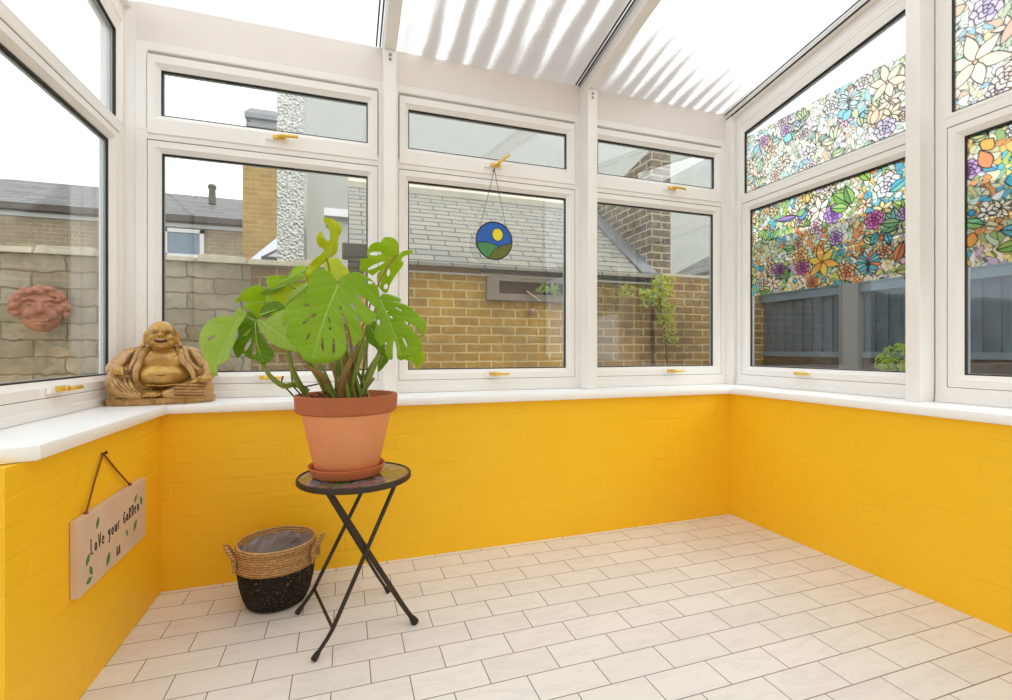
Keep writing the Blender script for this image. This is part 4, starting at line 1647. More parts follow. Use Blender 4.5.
# petioles: from the soil to each blade
rs = random.Random(8)
for k, (A, mt_, d_) in enumerate(stems):
    a = 2 * PI * k / len(stems) + .5
    root = Vector((px_ + .085 * math.cos(a) * rs.uniform(.3, 1), py_ + .06 * math.sin(a) * rs.uniform(.3, 1), PZ + PH - .03))
    side_ = A - root
    mid1 = root + Vector((side_.x * .25, side_.y * .25, side_.z * .50))
    mid2 = root + Vector((side_.x * .72, side_.y * .72, side_.z * .92 + .02))
    pts = []
    for i in range(15):
        q = i / 14
        p = (1 - q) ** 3 * root + 3 * (1 - q) ** 2 * q * mid1 + 3 * (1 - q) * q * q * mid2 + q ** 3 * A
        pts.append(tuple(p - PC))
    m = MB()
    r0 = rs.uniform(.0055, .0085)
    m.tube(pts, [r0 * (1 - .6 * i / 14) for i in range(15)], 8)
    m.build('petiole', 'stem' if k % 4 else 'stembrown', pt, smooth=True)
# thick lower stems the photo shows
for pts_, r, mt_ in [([(262, 362, 1.68), (270, 376, 1.68), (284, 386, 1.7), (296, 384, 1.74), (308, 392, 1.76)], [.006, .009, .010, .010, .011], 'stem'),
                     ([(288, 350, 1.68), (292, 368, 1.7), (298, 382, 1.73), (306, 394, 1.76)], [.007, .010, .011, .010], 'stem'),
                     ([(306, 366, 1.68), (322, 376, 1.7), (330, 396, 1.76)], [.006, .011, .012], 'stembrown'),
                     ([(384, 344, 1.72), (374, 366, 1.73), (362, 396, 1.75)], [.009, .010, .009], 'stem'),
                     ([(366, 340, 1.74), (356, 370, 1.74), (350, 396, 1.76)], [.008, .009, .008], 'stem'),
                     ([(352, 358, 1.72), (344, 376, 1.72), (341, 396, 1.74)], [.010, .013, .012], 'stembrown'),
                     ([(374, 378, 1.82), (366, 388, 1.8), (358, 396, 1.78)], [.005, .006, .006], 'stembrown')]:
    m = MB()
    pp_ = [at(*q) for q in pts_]
    # smooth the polyline
    fine = []
    for i in range(len(pp_) - 1):
        p0 = pp_[max(i - 1, 0)]; p1 = pp_[i]; p2 = pp_[i + 1]; p3 = pp_[min(i + 2, len(pp_) - 1)]
        for j in range(4):
            q = j / 4
            fine.append(((2 * p1) + (p2 - p0) * q + (2 * p0 - 5 * p1 + 4 * p2 - p3) * q * q + (-p0 + 3 * p1 - 3 * p2 + p3) * q ** 3) * .5)
    fine.append(pp_[-1])
    rad = [r[min(len(r) - 1, int(i / len(fine) * len(r)))] for i in range(len(fine))]
    rad = [(rad[max(0, i - 1)] + rad[i] + rad[min(len(rad) - 1, i + 1)]) / 3 for i in range(len(rad))]
    m.tube([tuple(q - PC) for q in fine], rad, 10)
    m.build('stem', mt_, pt, smooth=True)
for k in range(9):
    m = MB()
    a = rs.uniform(2.2, 5.8)
    p0 = Vector((.10 * math.cos(a), .07 * math.sin(a), PH - .028))
    m.tube([tuple(p0), tuple(p0 + Vector((rs.uniform(-.03, .03), rs.uniform(-.02, .02), rs.uniform(.02, .05)))), tuple(p0 + Vector((rs.uniform(-.06, .06), rs.uniform(-.04, .04), .0)))], [.003, .003, .002], 6)
    m.build('aerial_root', 'root', pt, smooth=True)
m = MB()
for q in ([(283, 376, 1.72), (281, 384, 1.72), (289, 391, 1.73), (296, 399, 1.74)], [(291, 372, 1.75), (293, 386, 1.75), (300, 388, 1.75), (318, 384, 1.75)], [(293, 386, 1.75), (302, 396, 1.76)]):
    m.tube([tuple(at(*w_) - PC) for w_ in q], .0028, 8)
m.build('wire_support', 'wire', pt, smooth=True)

# ------------------------------------------------------------------ basket
bx_, by_ = -.258, 2.108
bk = empty('woven_basket', (bx_, by_, 0), label='round basket, straw above and black below, with plastic lining', cat='basket')
m = MB()
m.lathe([(.001, .002), (.108, .002), (.124, .008), (.140, .040), (.152, .085), (.159, .128), (.162, .158)], 64)
m.build('lower_body', 'blackrope', bk, smooth=True)
m = MB()
prof = []
for k in range(13):
    z = .154 + k * .0072
    prof += [(.163 + .0035, z), (.163, z + .004)]
prof += [(.158, .247), (.152, .240), (.150, .20), (.148, .15)]
m.lathe(prof, 72)
m.build('straw_band', 'straw', bk, smooth=True)
for sg, ang0 in ((-1, PI + .25), (1, -.25)):
    for dd in (0,):
        m = MB()
        c0 = Vector((.170 * math.cos(ang0), .170 * math.sin(ang0), .205))
        tdir = Vector((-math.sin(ang0), math.cos(ang0), 0))
        od = Vector((math.cos(ang0), math.sin(ang0), 0))
        pts = []
        for i in range(17):
            a = PI * i / 16
            pts.append(c0 + tdir * (.044 * math.cos(a)) + od * (.032 * math.sin(a)) + Vector((0, 0, .050 * math.sin(a))))
        pts = [c0 + tdir * .044 + Vector((0, 0, -.044))] + pts + [c0 - tdir * .044 + Vector((0, 0, -.044))]
        m.tube([tuple(p) for p in pts], .008, 10)
        m.build('handle', 'straw', bk, smooth=True)
# crumpled plastic lining
rl = random.Random(5)
m = MB()
rings = []
N = 40
pr_ = [(.151, .222), (.149, .200), (.143, .175), (.132, .150), (.105, .130), (.065, .125), (.025, .128), (.001, .130)]
for k, (r, z) in enumerate(pr_):
    rings.append([((r + (rl.uniform(-.012, .0) if 0 < k else 0)) * math.cos(2 * PI * i / N), (r + (rl.uniform(-.012, .0) if 0 < k else 0)) * math.sin(2 * PI * i / N),
                   z + rl.uniform(-.007, .008)) for i in range(N)])
m.loops(rings, True)
for a, h in ((.6, .06), (2.2, .045), (1.4, .08)):
    c0 = Vector((.06 * math.cos(a), .06 * math.sin(a), .13))
    m.add([c0 + Vector((-.035, .0, 0)), c0 + Vector((.035, .01, 0)), c0 + Vector((.03, .03, h)), c0 + Vector((-.01, .02, h * .8))], [(0, 1, 2), (0, 2, 3)])
m.build('plastic_liner', 'liner', bk, weld=False)
bk.scale = (.885, .885, 1)

# ------------------------------------------------------------------ hanging sign
sg_ = empty('garden_sign', (XL + .001, 1.868, .420), label='wooden hanging sign painted with garden words and green leaves', cat='sign')
y0s, y1s, z0s, z1s = -.235, .235, -.108, .108
m = MB()
m.box(0, .020, y0s, y1s, z0s, z1s)
m.build('board', 'boardwood', sg_, bevel=.002)
sg_.rotation_euler[0] = math.radians(.5)
STROKES = {
    'L': [[(0, 1), (.02, 0), (.5, .02)]],
    'o': [[(.25, .6), (.06, .45), (.05, .18), (.25, 0), (.45, .18), (.44, .46), (.25, .6)]],
    'V': [[(0, 1), (.25, 0), (.55, 1.05)]],
    'e': [[(.05, .32), (.42, .36), (.4, .55), (.22, .62), (.05, .42), (.08, .12), (.28, 0), (.46, .1)]],
    'Y': [[(0, .65), (.08, .3), (.25, .25), (.42, .65)], [(.45, .68), (.38, .1), (.2, -.35), (.02, -.25)]],
    'u': [[(.03, .6), (.05, .15), (.2, 0), (.38, .12), (.42, .6)], [(.42, .6), (.46, 0)]],
    'r': [[(.05, .6), (.07, 0)], [(.06, .4), (.2, .6), (.42, .62)]],
    'G': [[(.5, .85), (.3, .98), (.05, .6), (.08, .2), (.3, 0), (.5, .15), (.48, .42), (.25, .42)]],
    'a': [[(.42, .55), (.2, .6), (.04, .35), (.1, .06), (.28, .04), (.42, .25), (.44, .55)], [(.43, .5), (.48, 0)]],
    'R': [[(.03, 0), (.05, .85)], [(.04, .85), (.3, .9), (.42, .7), (.3, .5), (.06, .42)], [(.15, .42), (.48, 0)]],
    'D': [[(.03, 0), (.05, .95)], [(.03, .95), (.35, .85), (.48, .45), (.3, .05), (.02, 0)]],
    'n': [[(.04, .6), (.05, 0)], [(.05, .42), (.22, .6), (.4, .5), (.42, 0)]],
}
cy_ = -.168
for word, gap in (('LoVe', .018), ('Your', .018), ('GaRden', 0)):
    txt = MB()
    for ch in word:
        src = STROKES.get(ch) or STROKES['D' if ch == 'd' else 'e']
        sc_ = .040 if ch != 'L' else .046
        for s_ in src:
            txt.tube([(.0205, cy_ + p[0] * .040 * .62, -.012 + (cy_ + .155) * .06 + p[1] * sc_) for p in s_], .0016, 6)
        cy_ += (.62 * .040 * .52 + .0095)
    cy_ += gap
    txt.build('lettering', 'ink', sg_)


def sign_leaf(y, z, ang, L):
    pts = []
    for k in range(12):
        q = k / 6 if k < 6 else (12 - k) / 6
        s2_ = 1 if k < 6 else -1
        a = q * L
        b_ = s2_ * L * .24 * math.sin(PI * q)
        pts.append((y + a * math.cos(ang) - b_ * math.sin(ang), z + a * math.sin(ang) + b_ * math.cos(ang)))
    lf = MB()
    lf.hexa([(.0196, a, b_) for a, b_ in pts], [(.0208, a, b_) for a, b_ in pts])
    lf.build('painted_leaf', 'leafpaint', sg_)


for q in ((-.135, .050, 1.1, .036), (.135, .042, .9, .034), (.200, .018, 1.9, .034), (-.195, -.035, 1.0, .036), (-.160, -.074, 2.0, .034),
          (-.195, -.086, .2, .034), (-.070, -.088, 1.1, .042), (.080, -.050, 2.0, .026), (.130, -.055, 1.0, .044)):
    sign_leaf(*q)
for k in (0, .016):
    bt = MB()
    bt.hexa([(.0196, -.004 + k, -.085), (.0196, .010 + k, -.085), (.0196, .006 + k, -.078), (.0196, .005 + k, -.058), (.0196, -.002 + k, -.056)],
            [(.0208, -.004 + k, -.085), (.0208, .010 + k, -.085), (.0208, .006 + k, -.078), (.0208, .005 + k, -.058), (.0208, -.002 + k, -.056)])
    bt.build('painted_boot', 'ink', sg_)
tw = MB()
nail = (.004, -.050, .258)
tw.tube([(.010, -.170, z1s + .001), (.006, -.11, .185), nail], .0028, 8)
tw.tube([(.010, .130, z1s + .001), (.006, .04, .182), nail], .0028, 8)
for yy_ in (-.170, .130):
    tw.ball((.010, yy_, z1s + .003), .006, n=8, m=6)
tw.build('twine', 'twine', sg_, smooth=True)
m = MB()
m.tube([(0, -.050, .256), (.012, -.050, .260)], .003, 8)
m.tube([(.012, -.050, .260), (.014, -.050, .2602)], .006, 10)
m.build('nail', 'wire', sg_)

# ------------------------------------------------------------------ glass sun catcher
cxs, czs, cr_ = .777, 1.600, .102
sc_o = empty('sun_catcher', (cxs, 2.512, czs), label='round stained-glass ornament with yellow sun and green hills hanging at the window', cat='ornament')


def disc_part(name, pts, mat, y0=-.0025, y1=.0025):
    m = MB()
    m.hexa([(x, y0, z) for x, z in pts], [(x, y1, z) for x, z in pts])
    return m.build(name, mat, sc_o)


circ = [(cr_ * math.cos(2 * PI * i / 56), cr_ * math.sin(2 * PI * i / 56)) for i in range(56)]
disc_part('blue_sky', circ, 'blueglass', -.0015, .0015)
hill = [(x, z) for x, z in circ if z < -.005 and x < .04]
far = [p for p in circ]
# far hill: green, left
gpts = [(-.100, -.022)] + [(-.08, -.014), (-.05, -.010), (-.015, -.016), (.02, -.030), (.03, -.05), (.0, -.08), (-.02, -.0995)] + [(cr_ * math.cos(a) * .995, cr_ * math.sin(a) * .995) for a in [math.radians(-103 - i * 8) for i in range(9)]]
disc_part('green_hill', gpts, 'greenglass', -.0028, .0028)
opts = [(.0995, -.005)] + [(.075, -.016), (.04, -.026), (.012, -.040), (-.012, -.062), (-.030, -.090)] + [(cr_ * math.cos(a) * .995, cr_ * math.sin(a) * .995) for a in [math.radians(-106 + i * 9.6) for i in range(11)]]
disc_part('olive_hill', opts, 'oliveglass', -.0034, .0034)
sun = [(.018 + .031 * math.cos(2 * PI * i / 32), .034 + .035 * math.sin(2 * PI * i / 32)) for i in range(32)]
disc_part('yellow_sun', sun, 'yellowglass', -.0032, .0032)
m = MB()
m.tube([(x, 0, z) for x, z in circ] + [(circ[0][0], 0, circ[0][1])], .0042, 8, caps=False)
m.tube([(x, -.003, z) for x, z in sun] + [(sun[0][0], -.003, sun[0][1])], .0020, 6, caps=False)
m.tube([(x, -.003, z) for x, z in gpts[:6]], .0018, 6)
m.tube([(x, -.003, z) for x, z in opts[:6]], .0018, 6)
m.build('lead_outline', 'came', sc_o, smooth=True)
m = MB()
top_ = (.0, -.002, 1.988 - czs)
for x, z in ((-.085, .056), (.068, .076)):
    n_ = 60
    for i in range(n_):
        pass
    m.tube([(x, 0, z), top_], .0017, 6)
m.build('chain', 'chain', sc_o)
m = MB()
m.tube([(0, .030, 1.991 - czs), (0, -.004, 1.992 - czs), (0, -.006, 1.998 - czs)], .0028, 8)
m.build('hook', 'iron', sc_o)

# ------------------------------------------------------------------ outside
m = MB()
m.box(-30, 30, YB + .3, 40, -.12, -.02)
m.box(-30, -2.4, -6, YB + .3, -.12, -.02)
m.box(XR + .3, 30, -6, YB + .3, -.12, -.02)
struct(m.build('ground', 'ground'))

# grey garden wall behind the left windows
gw = empty('garden_wall', (0, 0, 0), label='old grey and brown garden wall behind the statue and plant', cat='garden wall')
m = MB()
m.box(-6, -.57, 3.42, 3.64, -.02, 1.545)
m.build('grey_brickwork', 'greybrick', gw)
m = MB()
m.box(-.57, .02, 3.43, 3.64, -.02, 1.545)
m.build('brown_brickwork', 'brownbrick', gw)
m = MB()
rc = random.Random(3)
x = -6.0
while x < 0:
    w_ = rc.uniform(.16, .30)
    z1_ = 1.545 + rc.uniform(.030, .055)
    m.hexa([(x, 3.40, 1.545), (min(x + w_ - .006, .02), 3.40, 1.545), (min(x + w_ - .006, .02), 3.66, 1.545), (x, 3.66, 1.545)],
           [(x + .01, 3.42, z1_), (min(x + w_ - .016, .015), 3.42, z1_ + rc.uniform(-.008, .008)), (min(x + w_ - .016, .015), 3.63, z1_), (x + .01, 3.63, z1_)])
    x += w_
m.build('coping', 'coping', gw, bevel=.006)

# terracotta face
fm = empty('terracotta_face_planter', (-1.60, 3.345, 1.225), math.radians(22), label='terracotta smiling face planter hung on the grey garden wall', cat='wall planter')
fc = MB()
B = fc.ball
B((0, .0, -.01), .120, .075, .125, 24, 18)
B((0, -.02, -.085), .060, .050, .050, 16, 12)
for s2_ in (-1, 1):
    B((s2_ * .055, -.055, -.035), .036, .030, .030, 14, 10)
    fc.tube([(s2_ * .025, -.075, .050), (s2_ * .055, -.075, .060), (s2_ * .088, -.058, .046)], [.006, .010, .006], 8)
    B((s2_ * .052, -.066, .028), .020, .012, .009, 12, 8)
B((0, -.082, -.010), .020, .026, .020, 12, 8)
fc.tube([(0, -.070, .050), (0, -.085, .0)], [.010, .014], 8)
fc.tube([(-.055, -.066, -.050), (-.03, -.080, -.066), (0, -.084, -.071), (.03, -.080, -.066), (.055, -.066, -.050)], [.005, .008, .009, .008, .005], 8)
fc.tube([(-.032, -.074, -.086), (0, -.082, -.092), (.032, -.074, -.086)], [.005, .009, .005], 8)
rf = random.Random(9)
for k in range(44):
    a = -.30 + (PI + .6) * k / 43
    r = .120 + rf.uniform(-.012, .022)
    B((r * math.cos(a) * 1.08, -.02 + rf.uniform(-.03, .012), .000 + r * math.sin(a) * .92), .021, .020, .018, 8, 6)
    if k % 2:
        B((r * math.cos(a) * .88, -.045 + rf.uniform(-.012, .012), .015 + r * math.sin(a) * .76), .016, .016, .014, 8, 6)
sculpt('face', fc, .005, 'mask', fm, 2)
fm.scale = (.80, .85, .93)

# slate roofed brick outbuilding behind the middle window
ob = empty('brick_outbuilding', (0, 0, 0), label='low yellow brick outbuilding with a grey slate roof outside', cat='outbuilding')
BX0, BX1, BY0 = .03, 2.64, 3.70
m = MB()
m.box(BX0 + .12, 1.93, BY0, BY0 + .2, -.02, 1.655)
m.box(BX0 + .12, BX0 + .32, BY0 + .2, 5.4, -.02, 1.655)
m.build('wall', 'stock', ob)
m = MB()
m.box(1.93, BX1, BY0, BY0 + .2, -.02, 1.655)
m.build('side_wall', 'brownbrick', ob)['label'] = 'browner older brickwork'
m = MB()
m.hexa([(BX0, BY0 - .09, 1.665), (BX1, BY0 - .09, 1.665), (BX1, 4.78, 2.575), (BX0, 4.78, 2.575)],
       [(BX0, BY0 - .09, 1.640), (BX1, BY0 - .09, 1.640), (BX1, 4.78, 2.545), (BX0, 4.78, 2.545)])
m.hexa([(BX0, 4.78, 2.575), (BX1, 4.78, 2.575), (BX1, 5.8, 1.70), (BX0, 5.8, 1.70)],
       [(BX0, 4.78, 2.545), (BX1, 4.78, 2.545), (BX1, 5.8, 1.67), (BX0, 5.8, 1.67)])
m.build('slate_roof', 'slate', ob)
m = MB()
m.tube([(BX0, 4.78, 2.58), (1.3, 4.78, 2.59), (BX1, 4.78, 2.58)], .075, 8)
m.build('ridge', 'mortar', ob, smooth=True)
m = MB()
m.box(BX0 + .30, 1.02, BY0 - .03, BY0 - .001, 1.605, 1.655)
m.build('brown_fascia', 'brownwood', ob)
m = MB()
m.box(1.02, BX1, BY0 - .06, BY0 - .001, 1.622, 1.655)
m.build('gutter', 'gutter', ob)
m = MB()
m.box(BX0 + .3, BX1, BY0 - .024, BY0 - .001, 1.592, 1.606)
m.build('pipe_run', 'whitewood', ob)
m = MB()
m.hexa([(BX1 - .16, BY0 - .085, 1.672), (BX1 + .0, BY0 - .085, 1.672), (BX1 + .0, 4.78, 2.582), (BX1 - .16, 4.78, 2.582)],
       [(BX1 - .16, BY0 - .085, 1.690), (BX1 + .0, BY0 - .085, 1.690), (BX1 + .0, 4.78, 2.600), (BX1 - .16, 4.78, 2.600)])
m.build('lead_flashing', 'lead', ob)
m = MB()
m.box(-.02, .24, BY0 - .14, BY0 + .0, 1.66, 1.76)
m.build('gutter_end', 'gutter', ob, bevel=.01)

# framed wall planter hung on the outbuilding
wp = empty('trough_planter', (1.50, BY0 - .001, 1.40), label='grey framed wall trough with a small green plant on the yellow brickwork', cat='planter')
m = MB()
for a in ((-.43, .45, -.05, 0, 0, .055), (-.43, .45, -.05, 0, .155, .19), (-.43, -.33, -.05, 0, .055, .155), (.35, .45, -.05, 0, .055, .155)):
    m.box(*a)
m.build('frame', 'troughwood', wp)
m = MB()
m.box(-.33, .35, -.02, -.001, .055, .155)
m.build('back_panel', 'soil', wp)
m = MB()
rp = random.Random(12)


def sprig(mb, c, n, spread, ls, up=.0):
    for k in range(n):
        d = Vector((rp.gauss(0, 1), rp.gauss(0, .6) - .2, rp.gauss(0, .8) + up)).normalized()
        p = Vector(c) + Vector((rp.uniform(-1, 1) * spread[0], rp.uniform(-1, 1) * spread[1], rp.uniform(-1, 1) * spread[2]))
        s1_ = d.cross(Vector((rp.random(), rp.random(), rp.random()))).normalized()
        L = ls * rp.uniform(.6, 1.3)
        mb.add([p, p + d * L * .5 + s1_ * L * .28, p + d * L, p + d * L * .5 - s1_ * L * .28], [(0, 1, 2, 3)])


sprig(m, (.10, -.05, .10), 60, (.09, .02, .035), .05)
m.build('foliage', 'shrub', wp, weld=False)
m = MB()
m.tube([(-.02, -.06, .06), (.10, -.06, -.02)], .005, 6)
o = m.build('garden_stick', 'ivory', None, loc=(1.42, BY0 - .003, 1.42))
tag(o, 'thin pale stick leaning below the wall trough', 'stick')
hb_ = empty('flower_ball', (1.463, BY0 - .035, 1.315), label='tiny red and white flower ball hanging below the wall trough', cat='ornament')
m = MB()
for k in range(26):
    a, b_ = rp.uniform(0, 6.28), rp.uniform(-1.4, 1.4)
    m.ball((.026 * math.cos(a) * math.cos(b_), .026 * math.sin(a) * math.cos(b_), .024 * math.sin(b_)), .0085, n=6, m=4)
m.ball((0, 0, 0), .024)
m.build('flowers', 'redwhite', hb_)
m = MB()
m.tube([(0, 0, .02), (-.01, .0, .085)], .002, 6)
m.build('string', 'wire', hb_)

# tall brick gable and garden wall behind the third window
gb = empty('brick_gable_house', (0, 0, 0), label='tall grey brown brick gable wall rising behind the slate roof', cat='house')
m = MB()
gx0, gx1, gy0, gy1 = 2.645, 2.86, 3.72, 9.0
sl_ = lambda y: 2.83 - .20 * (y - 3.72)
m.add([(gx0, gy0, -.02), (gx0, gy1, -.02), (gx0, gy1, sl_(gy1)), (gx0, gy0, 2.83)], [(0, 1, 2, 3)], 0)
m.add([(gx1, gy0, -.02), (gx1, gy1, -.02), (gx1, gy1, sl_(gy1)), (gx1, gy0, 2.83)], [(0, 1, 2, 3)], 0)
m.add([(gx0, gy0, -.02), (gx1, gy0, -.02), (gx1, gy0, 2.83), (gx0, gy0, 2.83)], [(0, 1, 2, 3)], 1)
m.add([(gx0, gy1, -.02), (gx1, gy1, -.02), (gx1, gy1, sl_(gy1)), (gx0, gy1, sl_(gy1))], [(0, 1, 2, 3)], 1)
m.add([(gx0, gy0, 2.83), (gx1, gy0, 2.83), (gx1, gy1, sl_(gy1)), (gx0, gy1, sl_(gy1))], [(0, 1, 2, 3)], 1)
m.build('gable_wall', ['gablebrick_y', 'gablebrick_x'], gb)
rw = empty('boundary_wall', (0, 0, 0), label='brown brick boundary wall beyond the third window, creeper on it', cat='garden wall')
m = MB()
m.box(2.65, 3.97, 3.66, 3.715, -.02, 1.665)
m.build('brickwork', 'brownbrick', rw)
m = MB()
m.box(2.72, 3.97, 3.655, 3.72, 1.665, 1.695)
m.build('coping', 'coping', rw, bevel=.008)
iv = empty('creeper_plant', (2.56, 3.60, 1.40), label='yellow green creeper growing up the brick by the slate roof corner', cat='plant')
m = MB()
for c_, n_, sp_, l_ in (((.10, -.02, .17), 130, (.10, .02, .07), .045), ((.0, -.03, .06), 150, (.12, .025, .06), .045), ((.14, -.02, -.08), 130, (.08, .02, .09), .04), ((.18, -.02, -.26), 60, (.07, .02, .10), .035), ((-.26, -.02, .10), 60, (.07, .02, .05), .035)):
    sprig(m, c_, n_, sp_, l_)
m.build('foliage', 'ivy', iv, weld=False)
m = MB()
m.tube([(.16, -.01, -1.4), (.17, -.012, -.6), (.12, -.015, -.1), (-.02, -.02, .05), (-.28, -.02, .12)], [.008, .007, .006, .004, .002], 8)
m.tube([(.10, -.015, -.1), (.08, -.02, .2)], [.007, .003], 8)
m.build('vine_stem', 'root', iv, smooth=True)

# neighbouring rendered house, chimney breast, yellow brick wall, far house
rh = empty('rendered_house', (0, 0, 0), label='big pale grey rendered house wall behind the outbuilding', cat='house')
m = MB()
m.box(-.80, 9.1, 10.0, 11.0, -.02, 6.45)
m.build('wall', 'render', rh)
cb_ = empty('pebbledash_chimney', (0, 0, 0), label='white pebbledash chimney breast between yellow brick and pale render', cat='chimney')
m = MB()
m.box(-.735, -.455, 6.0, 6.5, -.02, 4.9)
m.build('breast', 'pebble', cb_)
lt = empty('lean_to', (0, 0, 0), label='small pale lean-to with white roof trim behind the plant top', cat='lean-to')
m = MB()
m.box(-.19, .64, 6.0, 6.5, -.02, 2.56)
m.build('wall', 'render', lt)
m = MB()
m.box(-.23, .69, 5.92, 6.55, 2.56, 2.65)
m.build('roof_trim', 'whitewood', lt)
yb = empty('yellow_brick_house', (0, 0, 0), label='yellow brick house end with tall chimney behind the grey garden wall', cat='house')
m = MB()
m.box(-1.625, -1.0, 9.0, 9.9, -.02, 4.30)
m.build('wall', 'farstock', yb)
m = MB()
m.box(-1.53, -1.02, 9.1, 9.7, 4.30, 4.92)
m.build('chimney', 'render', yb)
m = MB()
m.box(-1.58, -1.0, 9.02, 9.78, 4.78, 4.84)
m.box(-1.60, -1.0, 9.0, 9.8, 4.92, 5.00)
m.hexa([(-1.60, 9.0, 5.0), (-.98, 9.0, 5.0), (-.98, 9.8, 5.0), (-1.60, 9.8, 5.0)], [(-1.52, 9.1, 5.12), (-1.0, 9.1, 5.12), (-1.0, 9.7, 5.12), (-1.52, 9.7, 5.12)])
m.build('chimney_cap', 'lead', yb)
gr = empty('glass_lean_to', (0, 0, 0), label='sloping glass and slate lean-to roof at the yellow brick house foot', cat='lean-to')
m = MB()
m.add([(-1.25, 7.4, 2.25), (-.62, 7.4, 2.25), (-.62, 8.3, 3.15)], [(0, 1, 2)])
m.add([(-1.25, 7.45, 2.21), (-.62, 7.45, 2.21), (-.62, 8.35, 3.11)], [(0, 2, 1)])
m.build('glazed_slope', 'paleslope', gr)
m = MB()
m.box(-1.23, -.64, 7.46, 8.3, -.02, 2.20)
m.build('base_wall', 'farbrick', gr)
m = MB()
m.box(-1.10, -.62, 7.36, 7.42, 2.25, 2.30)
m.tube([(-1.08, 7.38, 2.29), (-.64, 7.75, 2.66)], .018, 6)
m.build('glazing_bar', 'gutter', gr)

fh = empty('terraced_house', (.06, 0, .16), label='distant tan brick house with slate roof and white window', cat='house')
m = MB()
m.box(-12, -1.7, 12.0, 12.4, -.18, 3.64)
m.build('wall', 'farbrick', fh)
m = MB()
m.hexa([(-12, 11.85, 3.66), (-1.7, 11.85, 3.66), (-1.7, 13.9, 4.66), (-7.25, 13.9, 4.66)], [(-12, 11.85, 3.72), (-1.7, 11.85, 3.72), (-1.7, 13.9, 4.72), (-7.25, 13.9, 4.72)])
m.build('slate_roof', 'farslate', fh)
m = MB()
m.box(-12, -1.7, 11.80, 11.90, 3.58, 3.70)
m.build('gutter', 'gutter', fh)
m = MB()
m.box(-12, -1.7, 11.96, 12.0, 3.48, 3.56)
m.build('fascia', 'whitewood', fh)
wf = MB()
for a in ((-3.72, -2.96, 11.93, 12.0, 3.36, 3.44), (-3.72, -2.96, 11.93, 12.0, 2.82, 2.90), (-3.72, -3.64, 11.93, 12.0, 2.6, 3.44), (-3.04, -2.96, 11.93, 12.0, 2.6, 3.44)):
    wf.box(*a)
wfo = wf.build('window', 'whitewood', fh)
m = MB()
m.box(-3.64, -3.04, 11.96, 11.99, 2.6, 3.40)
m.build('pane', 'farwin', wfo)
m = MB()
m.lathe([(.08, 0), (.07, .35), (.09, .37), (.09, .43), (.05, .46)], 14, (-2.98, 12.7, 4.22))
m.build('flue_pipe', 'gutter', fh)

# fence to the right with brick house beyond
FXX = 3.90
fe = empty('board_fence', (0, 0, 0), label='blue grey vertical board fence outside the right windows', cat='fence')


def fence_panel(ya, yb_):
    m = MB()
    y = ya
    k = 0
    while y < yb_:
        m.box(FXX + (.012 if k % 2 else 0), FXX + .022 + (.012 if k % 2 else 0), y, min(y + .052, yb_), .95, 1.47)
        y += .047
        k += 1
    o = m.build('fence_panel', 'fence', fe)
    r = MB()
    r.box(FXX - .035, FXX + .04, ya, yb_, 1.46, 1.545)
    r.box(FXX - .045, FXX + .05, ya, yb_, 1.53, 1.56)
    r.build('rail', 'fencerail', o)
    r = MB()
    r.box(FXX - .025, FXX, ya, yb_, .94, .985)
    r.build('rail', 'fencerail', o)
    d = MB()
    d.box(FXX - .005, FXX + .02, ya, yb_, .84, .94)
    d.build('gravel_board', 'darkboard', o)
    c_ = MB()
    c_.box(FXX - .02, FXX + .06, ya, yb_, -.02, .84)
    c_.build('base_wall', 'fencepost', o)


fence_panel(2.86, 3.65)
fence_panel(1.2, 2.70)
fence_panel(-.6, 1.04)
for y in (2.78, 1.12):
    m = MB()
    m.box(FXX - .06, FXX + .05, y - .075, y + .075 if y < 3 else y + .03, -.02, 1.565)
    m.build('post', 'fencepost', fe, bevel=.006)
rb_ = empty('brick_house', (0, 0, 0), label='orange brick house wall seen through the patterned film', cat='house')
m = MB()
m.box(7.2, 8.2, -3, 9.5, -.02, 2.55)
m.build('wall', 'redbrick', rb_)
m = MB()
m.hexa([(7.0, -3, 2.52), (7.0, 9.5, 2.52), (8.6, 9.5, 3.3), (8.6, -3, 3.3)], [(7.0, -3, 2.60), (7.0, 9.5, 2.60), (8.6, 9.5, 3.38), (8.6, -3, 3.38)])
m.build('slate_roof', 'farslate', rb_)
sh = empty('garden_shrub', (3.50, 2.15, .0), label='leafy green shrub in front of the board fence', cat='shrub')
m = MB()
rp = random.Random(40)
for k in range(60):
    a, b_ = rp.uniform(0, 6.28), rp.random() ** .5
    sprig(m, (.16 * b_ * math.cos(a), .17 * b_ * math.sin(a), .72 + .36 * (1 - .7 * b_ * b_) * rp.random() ** .6), 30, (.035, .035, .035), .024, .4)
m.build('foliage', 'shrub', sh, weld=False)
m = MB()
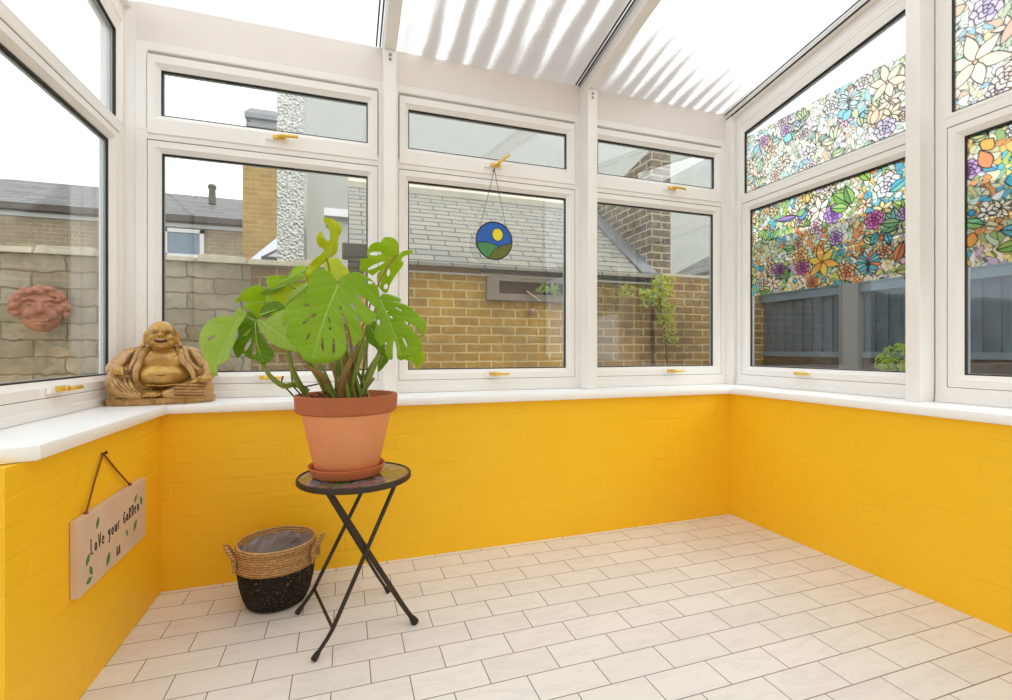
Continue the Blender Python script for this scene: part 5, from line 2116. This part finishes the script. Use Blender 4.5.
for k in range(6):
    a = k * 1.05
    m.tube([(0, 0, -.02), (.05 * math.cos(a), .06 * math.sin(a), .4), (.16 * math.cos(a), .2 * math.sin(a), .9)], [.010, .008, .003], 6)
m.build('branches', 'root', sh)

# ------------------------------------------------------------------ camera, sky, sun
cam = bpy.data.cameras.new('camera')
cam.sensor_width = 36
cam.lens = F / 1012 * 36
cam.clip_start = .02
co_ = bpy.data.objects.new('camera', cam)
COL.objects.link(co_)
co_.location = (0, 0, 1)
co_.rotation_euler = (PI / 2, 0, -TH)
SC.camera = co_

w = bpy.data.worlds.new('overcast')
SC.world = w
w.use_nodes = True
nt = w.node_tree
nt.nodes.clear()
wo = nt.nodes.new('ShaderNodeOutputWorld')
bg = nt.nodes.new('ShaderNodeBackground')
tc = nt.nodes.new('ShaderNodeTexCoord')
nz = nt.nodes.new('ShaderNodeTexNoise')
nz.inputs['Scale'].default_value = 1.6
nz.inputs['Detail'].default_value = 4
nt.links.new(tc.outputs['Generated'], nz.inputs['Vector'])
rp_ = nt.nodes.new('ShaderNodeValToRGB')
rp_.color_ramp.elements[0].color = (.86, .92, 1, 1)
rp_.color_ramp.elements[1].color = (1, 1, 1, 1)
nt.links.new(nz.outputs[0], rp_.inputs[0])
nt.links.new(rp_.outputs[0], bg.inputs[0])
bg.inputs[1].default_value = 1.9
nt.links.new(bg.outputs[0], wo.inputs[0])

# the hazy sun behind cloud: very soft
sn = bpy.data.lights.new('hazy_sun', 'SUN')
sn.energy = 2.2
sn.angle = math.radians(60)
sn.color = (1, .96, .9)
so2 = bpy.data.objects.new('hazy_sun', sn)
COL.objects.link(so2)
so2.rotation_euler = (math.radians(44), 0, math.radians(48))

SC.view_settings.view_transform = 'Standard'
SC.view_settings.look = 'None'
SC.view_settings.gamma = 1
SC.view_settings.use_curve_mapping = False
SC.view_settings.exposure = -0.13
cy = SC.cycles
cy.max_bounces = 12
cy.diffuse_bounces = 6
cy.glossy_bounces = 4
cy.transmission_bounces = 8
cy.transparent_max_bounces = 24
cy.use_denoising = True
cy.sample_clamp_indirect = 6
